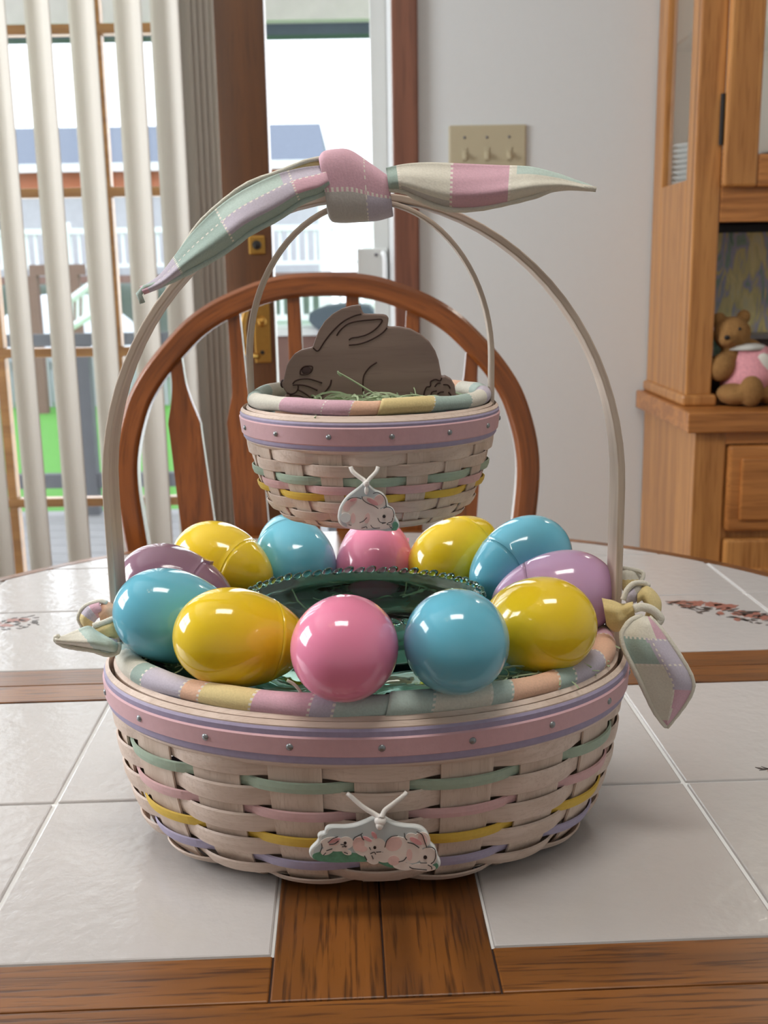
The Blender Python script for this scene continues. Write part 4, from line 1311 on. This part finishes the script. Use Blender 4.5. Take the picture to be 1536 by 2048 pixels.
# ---- tie knotted over both handles
ty = empty('handle_tie', (-0.01, 0, 1.117), 'pastel patchwork cloth tie knotted around both basket handles', 'ribbon')
KT = edge_curve([(640, 316), (648, 304), (672, 299), (700, 301), (738, 326), (776, 354)])
KB = edge_curve([(660, 436), (666, 444), (690, 446), (722, 444), (756, 441), (786, 432)])
def knotS(u, v):
    p, q = PY(KT(u).x, KT(u).y, 0), PY(KB(u).x, KB(u).y, 0)
    c, hv = (p + q) / 2, (p - q) / 2
    a = 2 * pi * v + .5
    ce, se = cos(a), sin(a)
    f = lambda t: (abs(t) ** .62) * (1 if t > 0 else -1)
    r = .0165 - .003 * u
    pt = c + hv * (f(ce) * .97)
    return Vector((pt.x, -r * f(se), pt.z))
def knotc(u, v):
    a = (2 * pi * v + .5) % (2 * pi)
    upper = cos(a) > -.05
    if upper: return 'pink' if u < .68 else 'pink'
    return 'grey' if u < .62 else 'lilac'
cloth('knot', ty, knotS, 30, 60, knotc, [.62], [(pi / 2 + .05 - .5) / (2 * pi)], eu=.01, ev=.005, thick=.001)
LT_ = [(648, 330), (600, 336), (545, 352), (480, 384), (430, 420), (385, 465), (350, 512), (322, 548), (298, 566), (280, 574)]
LB_ = [(660, 372), (640, 388), (602, 402), (560, 432), (500, 464), (468, 488), (432, 512), (374, 544), (330, 571), (288, 588)]
yl = lambda u: -.012 - .012 * u
def lcol(u, v):
    if v > .74 and u < .8: return 'sage'
    if u > .8: return 'lilac' if u < .97 else 'pink'
    if u > .52: return 'sage'
    if v < .34: return 'mint' if u > .2 else 'lilac'
    return 'lilac' if u > .16 else 'pink'
cloth('tie_end', ty, strip_surface(LT_, LB_, yl, .009, .003), 70, 24, lcol, [.16, .52, .8], [.36], eu=.005, ev=.016)
hem('tie_hem', ty, [(660, 374), (640, 390), (602, 404), (560, 434), (500, 466), (468, 490), (432, 514), (374, 546), (330, 566), (300, 572), (283, 578), (278, 590), (285, 606)], lambda u: -.013 - .013 * u, .0017, 'mint')
cloth('tie_fold', ty, strip_surface([(650, 316), (610, 324), (560, 344), (500, 366), (455, 396), (418, 428)], [(652, 340), (600, 346), (548, 360), (484, 390), (440, 416), (414, 436)], lambda u: -.006 - .004 * u, .003), 30, 8, by_breaks([.5], ['yellow', 'grey']), [.5])
hem('fold_hem', ty, [(650, 315), (610, 323), (560, 343), (500, 365), (455, 395), (400, 445), (362, 500)], lambda u: -.007 - .006 * u, .0012)
RT2 = [(772, 336), (810, 328), (860, 325), (930, 328), (1000, 331), (1060, 334), (1110, 346), (1150, 360), (1178, 370), (1193, 377)]
RB2 = [(778, 378), (806, 380), (838, 396), (870, 410), (905, 419), (960, 416), (1020, 404), (1075, 390), (1130, 380), (1190, 382)]
yr_ = lambda u: -.012 - .010 * u
def rcol2(u, v):
    if u < .05: return 'sage'
    if u < .31: return 'cream' if v < .8 else 'grey'
    if u < .585: return 'pink'
    return 'mint' if (v < .25 and u > .62) else 'cream'
cloth('tie_end', ty, strip_surface(RT2, RB2, yr_, .008, .002), 70, 20, rcol2, [.055, .31, .585], [], eu=.006)
hem('tie_hem', ty, [(778, 380), (806, 382), (838, 398), (870, 412), (905, 420), (960, 417), (1020, 405), (1075, 391), (1110, 376), (1135, 370), (1165, 374), (1192, 379)], lambda u: -.013 - .010 * u, .0015)
cloth('tie_fold', ty, strip_surface([(1060, 380), (1095, 366), (1125, 360), (1160, 366)], [(1050, 398), (1090, 388), (1125, 379), (1160, 374)], const(-.016, -.020), .002), 16, 6, by_breaks([], ['peach']))

# ------------------------------------------------------------------ green glass egg plate
PLX, PLY = -.013, .010
pl = empty('egg_plate', (PLX, PLY, .84), 'green pressed glass egg plate with beaded rims lying in the large basket', 'plate')
prof = [  # (A, B, z) upper surface outwards, then lower surface back
    (.0, .0, .8560), (.03, .024, .8560), (.056, .044, .8565), (.060, .047, .860), (.0655, .0515, .874), (.0705, .0555, .8865),
    (.0735, .0580, .8865), (.0735, .0580, .876), (.078, .061, .860), (.088, .066, .8535), (.106, .076, .8520), (.122, .084, .8545), (.131, .0885, .8590),
    (.1335, .090, .8585), (.126, .0855, .8525), (.108, .0765, .8490), (.086, .064, .8500), (.072, .0555, .8555), (.060, .045, .8530), (.03, .024, .8528), (.0, .0, .8528)]
n = 96
vs, fs = [], []
for (A, B, z) in prof:
    for i in range(n):
        a = 2 * pi * i / n
        dz = 0
        if .085 < A < .125: dz = -.0012 * cos(12 * a + .26)
        vs.append((PLX + A * cos(a), PLY + .012 * (1 - A / .1335) + B * sin(a), z + dz))
for r in range(len(prof) - 1):
    for i in range(n):
        j = (i + 1) % n
        fs.append((r * n + i, r * n + j, (r + 1) * n + j, (r + 1) * n + i))
MB().add(vs, fs).build('dish', MAT['greenglass'], pl, True, weld=True)


def beads(A, B, cyo, z, cnt, r, name):
    mb = MB()
    for i in range(cnt):
        a = 2 * pi * i / cnt
        t = Vector((-A * sin(a), B * cos(a), 0)).normalized()
        R = Matrix(((t.x, -t.y, 0), (t.y, t.x, 0), (0, 0, 1)))
        mb.ball((PLX + A * cos(a), PLY + cyo + B * sin(a), z + .0006 * (i % 2)), r * 1.75, r * .85, r * (.95 if i % 2 else .8), 8, 6, rot=R @ Matrix.Rotation(.45, 3, 'Y'))
    o = mb.build(name, MAT['greenglass'], pl, True)
    o['kind'] = 'stuff'


beads(.072, .0568, .0055, .8872, 62, .0023, 'beaded_inner_rim')
beads(.1325, .0895, .0, .8592, 108, .0022, 'beaded_outer_rim')
# pressed leaf relief in the middle of the dish
mb = MB()
for i in range(8):
    a = 2 * pi * i / 8 + .2
    d = Vector((cos(a), sin(a) * .78, 0))
    s = Vector((-sin(a), cos(a) * .78, 0))
    c = Vector((PLX, PLY + .0085, .8566))
    P = [c + d * (.012 + .034 * t) + s * (.009 * sin(pi * t)) for t in [q / 8 for q in range(9)]]
    Q = [c + d * (.012 + .034 * t) - s * (.009 * sin(pi * t)) for t in [q / 8 for q in range(9)]]
    mb.tube(P + Q[::-1][1:-1], .0007, 6, closed=True)
    mb.tube([P[0], P[-1]], .0006, 6)
mb.build('pressed_leaves', MAT['greenglass'], pl, True)

# ------------------------------------------------------------------ twelve plastic eggs
ER, EL = .0276, .0385
def egg_r(t):
    """t along the long axis from -1 (narrow end) to 1 (blunt end)"""
    return ER * sqrt(max(0, 1 - t * t)) * (1 + .17 * t - .02 * t * t) / 1.03


SEAM = -.36
def egg_half(t0, t1, name):
    pr_ = []
    n_ = 22
    for i in range(n_ + 1):
        t = t0 + (t1 - t0) * i / n_
        if t1 > t0: pass
        pr_.append((egg_r(t), EL * t))
    return pr_


def cosspace(a, b, n_):
    A, B = math.acos(-a), math.acos(-b)
    return [-cos(A + (B - A) * i / n_) for i in range(n_ + 1)]


big_half = [(egg_r(t), EL * t) for t in cosspace(SEAM + .001, 1, 22)]
small_half = [(egg_r(t), EL * t) for t in cosspace(-1, SEAM - .006, 16)]
r0 = egg_r(SEAM)
meshes = {}
for k in EGGC:
    L1 = MB().lathe([(r0 - .0012, EL * SEAM - .0001), (r0 + .00008, EL * SEAM - .0001)] + big_half, (0, 0, 0), 48)
    L2 = MB().lathe(small_half + [(r0 - .0002, EL * SEAM - .0003), (r0 - .0013, EL * SEAM - .0003)], (0, 0, 0), 48)
    L3 = MB().box(r0 - .0030, r0 + .0003, -.003, .003, EL * SEAM - .004, EL * SEAM + .004)
    mm = []
    for L_ in (L1, L2, L3):
        me = mesh(L_.v, L_.f)
        bm = bmesh.new(); bm.from_mesh(me)
        bmesh.ops.remove_doubles(bm, verts=bm.verts, dist=1e-6)
        bmesh.ops.recalc_face_normals(bm, faces=bm.faces)
        bm.to_mesh(me); bm.free()
        me.materials.append(MAT['egg_' + k])
        for p in me.polygons: p.use_smooth = L_ is not L3
        mm.append(me)
    meshes[k] = mm
EGGS = [  # colour, pixel centre, depth, tilt of the outer end, extra azimuth, roll, label
    ('yellow', 486, 1277, -.052, 14, -28, 150, 1, 'yellow plastic egg front left, between the left blue and front pink eggs'),
    ('pink', 694, 1293, -.086, 12, -6, 60, 1, 'pink plastic egg at the very front of the ring'),
    ('blue', 911, 1281, -.080, 14, -22, 30, 1, 'round-looking blue plastic egg at front right beside the front pink egg'),
    ('yellow', 1070, 1250, -.034, 14, -22, 0, 1, 'yellow plastic egg at right in front of the lavender egg'),
    ('lavender', 1108, 1192, .020, 10, -8, 0, 1, 'pale lavender plastic egg at far right beside the handle'),
    ('blue', 1038, 1124, .074, 18, -4, 0, 1, 'blue plastic egg at back right behind the lavender egg'),
    ('yellow', 912, 1112, .110, 20, -16, 90, -1, 'yellow plastic egg at back right of the back pink egg'),
    ('pink', 750, 1120, .118, 30, 0, 0, -1, 'pink plastic egg at the back under the small basket'),
    ('blue', 588, 1114, .116, 28, 0, 0, -1, 'blue plastic egg at back left of the back pink egg'),
    ('yellow', 448, 1130, .092, 14, 14, 90, 1, 'yellow plastic egg at back left above the darkened lavender egg'),
    ('shaded_lavender', 352, 1180, .038, 14, 0, 0, 1, 'lavender plastic egg mostly hidden at far left, shade put into its colour'),
    ('blue', 358, 1236, -.014, 22, 4, 0, 1, 'blue plastic egg at left in front of the handle'),
]
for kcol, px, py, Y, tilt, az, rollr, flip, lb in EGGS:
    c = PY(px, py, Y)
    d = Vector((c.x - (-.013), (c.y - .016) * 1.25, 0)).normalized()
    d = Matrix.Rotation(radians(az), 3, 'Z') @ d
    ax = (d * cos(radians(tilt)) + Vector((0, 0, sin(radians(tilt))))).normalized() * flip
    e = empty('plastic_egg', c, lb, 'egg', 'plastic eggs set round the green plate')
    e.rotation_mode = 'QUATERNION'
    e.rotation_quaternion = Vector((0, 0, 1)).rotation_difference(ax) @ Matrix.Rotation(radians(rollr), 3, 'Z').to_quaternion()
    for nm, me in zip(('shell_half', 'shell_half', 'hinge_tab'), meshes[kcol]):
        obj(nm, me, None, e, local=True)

# ------------------------------------------------------------------ wooden rabbit
def pxpoly(pts, ox, oy, s, Y):
    return [PY(ox + x / s, oy + y / s, Y) for x, y in pts]


def smoothed(pts, n=3):
    return [(p.x, p.y) for p in smooth_path([Vector(p) for p in pts], n)]


RB = [(100, 900), (85, 805), (118, 770), (128, 755), (108, 728), (93, 700), (92, 675), (104, 655), (117, 590), (128, 540), (150, 500), (185, 455), (235, 425), (325, 403), (345, 345), (375, 270), (420, 200), (480, 145), (550, 105), (630, 82), (684, 76), (694, 84), (700, 112), (716, 143), (740, 146), (800, 147), (870, 150), (900, 160), (911, 180), (909, 205), (902, 246), (990, 245), (1080, 262), (1160, 305), (1225, 360), (1270, 430), (1295, 500), (1310, 580), (1318, 630), (1350, 625), (1395, 650), (1418, 690), (1425, 740), (1432, 800), (1425, 850), (1400, 900)]
rbY = -.004
rbp = [PY(540 + x / 3.84, 590 + y / 3.84, rbY) for x, y in RB]
ra = empty('wooden_rabbit', (SCX, 0, 1.0), 'flat brown wooden rabbit cutout with burnt outlines in the small basket', 'rabbit figure')
MB().prism([(p.x, p.z) for p in rbp], rbY, rbY + .011).build('cutout', MAT['rabbit'], ra, bevel=.0008)


def lines(specs, ox, oy, s, Y, r, name, mat, parent):
    mb = MB()
    for sp in specs:
        P = smooth_path([PY(ox + x / s, oy + y / s, Y) for x, y in sp], 5)
        mb.tube(P, r, 6)
    return mb.build(name, mat, parent, True)


RL = {
    'ear_line': [[(330, 405), (370, 428), (420, 355), (480, 280), (560, 205), (640, 163), (700, 146)], [(512, 312), (540, 270), (600, 222), (680, 200), (780, 190), (858, 188), (845, 225), (800, 270), (740, 305), (680, 322), (630, 330), (606, 345)], [(606, 385), (680, 377), (750, 355), (820, 320), (870, 285), (900, 250)]],
    'whisker_line': [[(175, 682), (195, 660), (240, 646), (300, 645), (350, 658), (400, 675)], [(175, 692), (230, 690), (290, 700), (365, 732)]],
    'mouth_line': [[(215, 688), (216, 715), (200, 745), (165, 760), (132, 752)], [(216, 728), (250, 745), (290, 770), (320, 800)], [(150, 770), (220, 772), (270, 790), (310, 796)]],
    'cheek_line': [[(472, 650), (462, 690), (430, 735), (390, 770), (340, 785), (310, 790)]],
    'leg_line': [[(820, 517), (770, 550), (730, 600), (715, 650), (714, 740)]],
    'tail_line': [[(1185, 820), (1183, 760), (1200, 710), (1230, 700), (1235, 665), (1270, 648), (1305, 658), (1320, 635)], [(1265, 705), (1285, 680), (1310, 675)], [(1330, 688), (1365, 690), (1385, 715)], [(1232, 780), (1245, 745), (1280, 735)], [(1285, 760), (1310, 745), (1335, 743)], [(1370, 745), (1390, 770), (1398, 810)]],
    'eye_line': [[(232, 608), (236, 575), (262, 550), (300, 545), (326, 552), (318, 585), (290, 607), (250, 612), (232, 608)]],
}
for k, v in RL.items():
    lines(v, 540, 590, 3.84, rbY - .0001, .00042, k, MAT['burn'], ra)
ey = PY(540 + 280 / 3.84, 590 + 580 / 3.84, rbY)
MB().ball(ey, .0028, .0005, .0024, 14, 8).build('eye', plain('eye_brown', srgb(70, 48, 48), .5), ra, True)
MB().ball(PY(540 + 99 / 3.84, 590 + 682 / 3.84, rbY + .005), .0016, .004, .0024, 10, 8).build('nose', MAT['burn'], ra, True)

# ------------------------------------------------------------------ shredded grass
def grass(name, cnt, region, zf, r, mat, label, seed, hmax, rs=.00045):
    rnd = random.Random(seed)
    mb = MB()
    for i in range(cnt):
        x, y = region(rnd)
        z = zf(x, y)
        a = rnd.uniform(0, 2 * pi)
        L_ = rnd.uniform(.4, 1) * r
        p = Vector((x, y, z))
        bend = rnd.uniform(-2.2, 2.2)
        el = rnd.uniform(-.2, .9) ** 1
        P = [p]
        for k in range(6):
            a += bend / 6 + rnd.uniform(-.3, .3)
            el2 = el * (1 - k / 3.2)
            p = p + Vector((cos(a) * cos(el2), sin(a) * cos(el2), sin(el2))) * (L_ / 6)
            p.z = min(max(p.z, z - .002), z + hmax)
            P.append(p.copy())
        mb.tube(P, rs * rnd.uniform(.7, 1.3), 3)
    o = mb.build(name, mat, None)
    tag(o, label, 'paper grass', None, 'stuff')
    return o


def reg_small(rnd):
    while True:
        x, y = rnd.uniform(-.056, .056), rnd.uniform(-.056, .056)
        if x * x + y * y < .044 ** 2 and not (-.008 < y < .010 and abs(x) < .05): return SCX + x, SCY + y
grass('shredded_grass', 620, reg_small, lambda x, y: 1.003 + .003 * cos(x * 45), .032, MAT['grass'], 'pale green shredded paper grass around the wooden rabbit', 3, .012, .00055)


def reg_big(rnd):
    a = rnd.uniform(0, 2 * pi)
    if rnd.random() < .75: a = rnd.uniform(-.75, .25)
    while -2.7 < (a if a < pi else a - 2 * pi) < -.95: a = rnd.uniform(0, 2 * pi)
    f = rnd.uniform(.84, .93)
    return BCX + .137 * f * cos(a), BCY + .0955 * f * sin(a)
grass('shredded_grass', 420, reg_big, lambda x, y: .860, .030, MAT['grass'], 'pale green shredded paper grass around the green plate', 8, .010, .0005)
tag(MB().tube([PY(x, y, -.089) for x, y in [(p.x, p.y) for p in smooth_path([Vector((574, 1360)), Vector((588, 1368)), Vector((600, 1382)), Vector((602, 1392)), Vector((592, 1396))], 4)]], [.0009] * 12 + [.0006] * 5, 5).build('grass_strand', MAT['grass_pale'], None, True), 'single pale curled strand at the front rim below the yellow egg', 'paper grass')
mb = MB()
P = smooth_path([PY(x, y, -.014) for x, y in ((675, 742), (682, 752), (676, 745), (700, 758), (730, 776), (760, 795))], 5)
tag(mb.tube(P, .0005, 5).build('grass_strand', MAT['grass'], None, True), 'long thin strand of paper grass crossing the rabbit', 'paper grass')

# ------------------------------------------------------------------ ceramic tags
def ceramic_tag(name, outline, ox, oy, s, Y, label, thick, edge):
    e = empty(name, (PY(ox + 700 / s, oy + 700 / s, Y).x, Y, PY(ox + 700 / s, oy + 900 / s, Y).z), label, 'ornament')
    pts = smooth_path([Vector(p) for p in outline], 3, closed=True)
    P = [PY(ox + p.x / s, oy + p.y / s, Y) for p in pts]
    MB().prism([(p.x, p.z) for p in P], Y, Y + thick).build('plaque', MAT['ceramic'], e, bevel=thick * .38, seg=3)
    return e


def inset(pts, f, c=None):
    if c is None: c = (sum(p[0] for p in pts) / len(pts), sum(p[1] for p in pts) / len(pts))
    return [(c[0] + (p[0] - c[0]) * f, c[1] + (p[1] - c[1]) * f) for p in pts]


LAYER = [0]
def paint(parent, name, polys, ox, oy, s, Y, mat):
    """flat glaze print on the plaque"""
    LAYER[0] += 1
    y1 = Y - .00014 * LAYER[0]
    mb = MB()
    for qi, pl_ in enumerate(polys):
        pp = smooth_path([Vector(p) for p in pl_], 3, closed=True)
        P = [PY(ox + p.x / s, oy + p.y / s, Y) for p in pp]
        mb.prism([(p.x, p.z) for p in P], y1 - .000008 * qi, Y + .0004 - .000008 * qi)
    return mb.build(name, mat, parent)


def oval(cx, cy, rx, ry, rot=0, n=12):
    return [(cx + rx * cos(a) * cos(rot) - ry * sin(a) * sin(rot), cy + rx * cos(a) * sin(rot) + ry * sin(a) * cos(rot)) for a in [2 * pi * i / n for i in range(n)]]


def ribbon(parent, name, pts, w0, w1, Yf, ox, oy, s):
    """narrow satin ribbon strand"""
    P = smooth_path([Vector(p) for p in pts], 6)
    n_ = len(P)
    vs, fs = [], []
    for i, p in enumerate(P):
        t = (P[min(i + 1, n_ - 1)] - P[max(i - 1, 0)]).normalized()
        nv = Vector((-t.y, t.x))
        w = w0 + (w1 - w0) * i / (n_ - 1)
        y = Yf(i / (n_ - 1))
        for q in (-1, 0, 1):
            c = p + nv * (q * w)
            vs.append(PY(ox + c.x / s, oy + c.y / s, y - (.0007 if q == 0 else 0)))
    for i in range(n_ - 1):
        for q in range(2):
            fs.append((i * 3 + q, i * 3 + q + 1, i * 3 + 4 + q, i * 3 + 3 + q))
    o = obj(name, mesh(vs, fs), MAT['satin'], parent, True)
    sd = o.modifiers.new('thick', 'SOLIDIFY'); sd.thickness = .0006; sd.offset = 0
    return o


# big tag: three rabbits
TO = [(90, 745), (110, 700), (160, 650), (182, 610), (178, 575), (205, 552), (243, 542), (256, 505), (290, 482), (350, 477), (450, 478), (550, 465), (640, 435), (720, 400), (770, 378), (820, 370), (860, 382), (900, 410), (960, 440), (1060, 465), (1180, 475), (1250, 495), (1300, 540), (1325, 590), (1340, 650), (1380, 690), (1400, 730), (1415, 790), (1440, 840), (1438, 885), (1400, 922), (1330, 938), (1220, 930), (1100, 915), (980, 910), (880, 885), (780, 858), (650, 848), (520, 850), (400, 855), (280, 847), (170, 830), (112, 800)]
ox, oy, s, Y = 600, 1560, 5.12, -.1125
t1 = ceramic_tag('ceramic_tag', TO, ox, oy, s, Y, 'ceramic tag painted with three rabbits hanging on the large basket front', .0038, 1)
F = Y
paint(t1, 'sky_print', [inset([p for p in TO if True], .93, (770, 670))], ox, oy, s, F, MAT['ceramic_grey'])
paint(t1, 'grass_print', [[(130, 765), (200, 735), (330, 720), (450, 735), (560, 745), (660, 770), (690, 828), (560, 836), (400, 842), (250, 834), (150, 812)], [(790, 830), (880, 840), (980, 870), (1060, 895), (960, 898), (860, 872)], [(1360, 870), (1400, 850), (1418, 880), (1395, 908), (1365, 905)]], ox, oy, s, F, MAT['p_green'])
paint(t1, 'rabbit_print', [oval(360, 655, 150, 72, .1), oval(470, 640, 78, 62), oval(280, 720, 70, 40, -.4), oval(480, 735, 50, 28, .3),
                           oval(690, 690, 150, 95, .15), oval(790, 670, 90, 78), oval(740, 810, 70, 45, .4), oval(850, 790, 80, 50, .2),
                           oval(1000, 720, 150, 145), oval(1140, 740, 120, 110), oval(1310, 780, 92, 92), oval(1180, 620, 110, 62, .55), oval(1250, 610, 85, 80, .3), oval(1060, 880, 110, 38, .1), oval(1260, 890, 130, 38, .05)], ox, oy, s, F, MAT['p_cream'])
paint(t1, 'blush_print', [oval(960, 650, 88, 70, -.4), oval(600, 650, 60, 70, .3), oval(960, 820, 60, 50), oval(1120, 760, 30, 60), oval(640, 700, 50, 30), oval(350, 640, 60, 25, -.3), oval(1255, 600, 45, 60, -.4)], ox, oy, s, F, MAT['p_pink'])
paint(t1, 'ear_print', [oval(1185, 620, 70, 26, .5), oval(350, 615, 65, 16, -.35), oval(760, 560, 40, 20, .9), oval(690, 600, 50, 16, .45)], ox, oy, s, F, MAT['p_rose'])
paint(t1, 'eye_print', [oval(1282, 785, 19, 19), oval(766, 685, 15, 15), oval(463, 638, 15, 13)], ox, oy, s, F, MAT['p_black'])
lines([[(868, 690), (890, 620), (940, 580), (1000, 570)], [(1068, 545), (1075, 590), (1095, 615)], [(1100, 640), (1160, 655), (1220, 695)], [(1195, 530), (1250, 560), (1280, 640), (1300, 690)], [(1290, 690), (1350, 690), (1385, 720), (1388, 790), (1370, 835), (1340, 858)],
       [(1010, 840), (1060, 825), (1090, 790)], [(1120, 890), (1150, 905), (1220, 915), (1300, 922)], [(1230, 850), (1300, 850)], [(1310, 870), (1345, 890), (1350, 915)], [(545, 620), (560, 590), (620, 560), (640, 545)], [(625, 560), (640, 600), (655, 615)], [(710, 690), (725, 715)], [(720, 755), (760, 740), (775, 760)], [(780, 740), (830, 735)], [(735, 775), (750, 810)], [(660, 775), (685, 820)],
       [(285, 640), (330, 605), (390, 580)], [(300, 660), (350, 655), (395, 625)], [(220, 650), (225, 690), (205, 740)], [(270, 725), (330, 705)], [(415, 660), (455, 668), (470, 690)], [(430, 685), (480, 680)], [(450, 740), (490, 755)], [(240, 770), (265, 745)]], ox, oy, s, F - .00092, .00023, 'outline_print', MAT['p_black'], t1)
ribbon(t1, 'ribbon', [(484, 135), (520, 165), (640, 270), (760, 345), (815, 385)], 18, 26, lambda t: -.108 - .0075 * t, ox, oy, s)
ribbon(t1, 'ribbon', [(1092, 125), (1060, 160), (960, 240), (870, 310), (835, 385)], 20, 24, lambda t: -.108 - .0078 * t, ox, oy, s)
kc = PY(ox + 822 / s, oy + 415 / s, Y - .002)
MB().ball(kc, .0031, .0028, .0027, 14, 10).ball(kc + Vector((-.0004, -.001, -.002)), .002, .002, .0025, 12, 8).build('knot', MAT['satin'], t1, True)
LAYER[0] = 0
# small tag: one rabbit
TS = [(214, 950), (240, 820), (300, 710), (380, 610), (480, 530), (600, 440), (660, 372), (700, 352), (738, 366), (770, 440), (860, 510), (960, 550), (1030, 620), (1070, 700), (1085, 780), (1150, 820), (1190, 880), (1205, 960), (1250, 1040), (1272, 1110), (1250, 1180), (1180, 1215), (1050, 1225), (900, 1208), (750, 1210), (560, 1205), (420, 1180), (310, 1150), (245, 1090), (218, 1020)]
ox, oy, s, Y = 650, 920, 8.533, -.0735
t2 = ceramic_tag('ceramic_tag', TS, ox, oy, s, Y, 'ceramic tag painted with one white rabbit hanging on the small basket', .0030, 1)
F = Y
paint(t2, 'sky_print', [inset(TS, .92, (740, 880))], ox, oy, s, F, MAT['ceramic_grey'])
paint(t2, 'rabbit_print', [oval(520, 900, 240, 250), oval(760, 950, 220, 220), oval(1040, 960, 150, 150), oval(940, 700, 110, 120, .5), oval(790, 730, 180, 80, .5), oval(620, 1120, 250, 60), oval(960, 1120, 180, 60)], ox, oy, s, F, MAT['p_cream'])
paint(t2, 'blush_print', [oval(440, 720, 130, 60, -.6), oval(370, 810, 60, 70), oval(480, 990, 40, 90), oval(720, 990, 45, 90, .2), oval(920, 680, 80, 90, .6)], ox, oy, s, F, MAT['p_pink'])
paint(t2, 'ear_print', [oval(810, 710, 110, 36, .5), oval(480, 680, 60, 22, -.3)], ox, oy, s, F, MAT['p_rose'])
paint(t2, 'leaf_print', [oval(1200, 1110, 50, 60), oval(1180, 1180, 50, 22)], ox, oy, s, F, MAT['p_green'])
paint(t2, 'tail_print', [oval(350, 980, 85, 85)], ox, oy, s, F, MAT['ceramic'])
paint(t2, 'eye_print', [oval(1008, 958, 27, 27)], ox, oy, s, F, MAT['p_black'])
lines([[(380, 690), (450, 650), (540, 640), (620, 665)], [(630, 620), (650, 680), (730, 740), (830, 780), (910, 830)], [(820, 570), (900, 555), (980, 600), (1030, 680), (1045, 800)], [(1000, 825), (1070, 800), (1140, 830), (1175, 910), (1165, 980)], [(590, 1072), (660, 1040), (715, 980)], [(1160, 990), (1140, 1050), (1080, 1075), (1060, 1100), (1120, 1110)], [(900, 990), (940, 1060), (1030, 1070)], [(970, 1085), (1040, 1070)], [(1100, 1130), (1140, 1165)], [(620, 1165), (700, 1140), (720, 1170)], [(780, 1110), (810, 1150), (860, 1165), (940, 1160)], [(400, 1105), (450, 1115)]], ox, oy, s, F - .00105, .0002, 'outline_print', MAT['p_black'], t2)
ribbon(t2, 'ribbon', [(436, 115), (470, 190), (560, 270), (660, 340), (700, 385)], 30, 34, lambda t: -.0715 - .0045 * t, ox, oy, s)
ribbon(t2, 'ribbon', [(905, 115), (880, 190), (820, 260), (760, 320), (715, 385)], 28, 30, lambda t: -.0715 - .0048 * t, ox, oy, s)
kc = PY(ox + 706 / s, oy + 400 / s, Y - .002)
MB().ball(kc, .0016, .0017, .0018, 14, 10).ball(kc + Vector((0, -.0004, -.0035)), .0011, .0009, .0022, 12, 8).build('knot', MAT['satin'], t2, True)
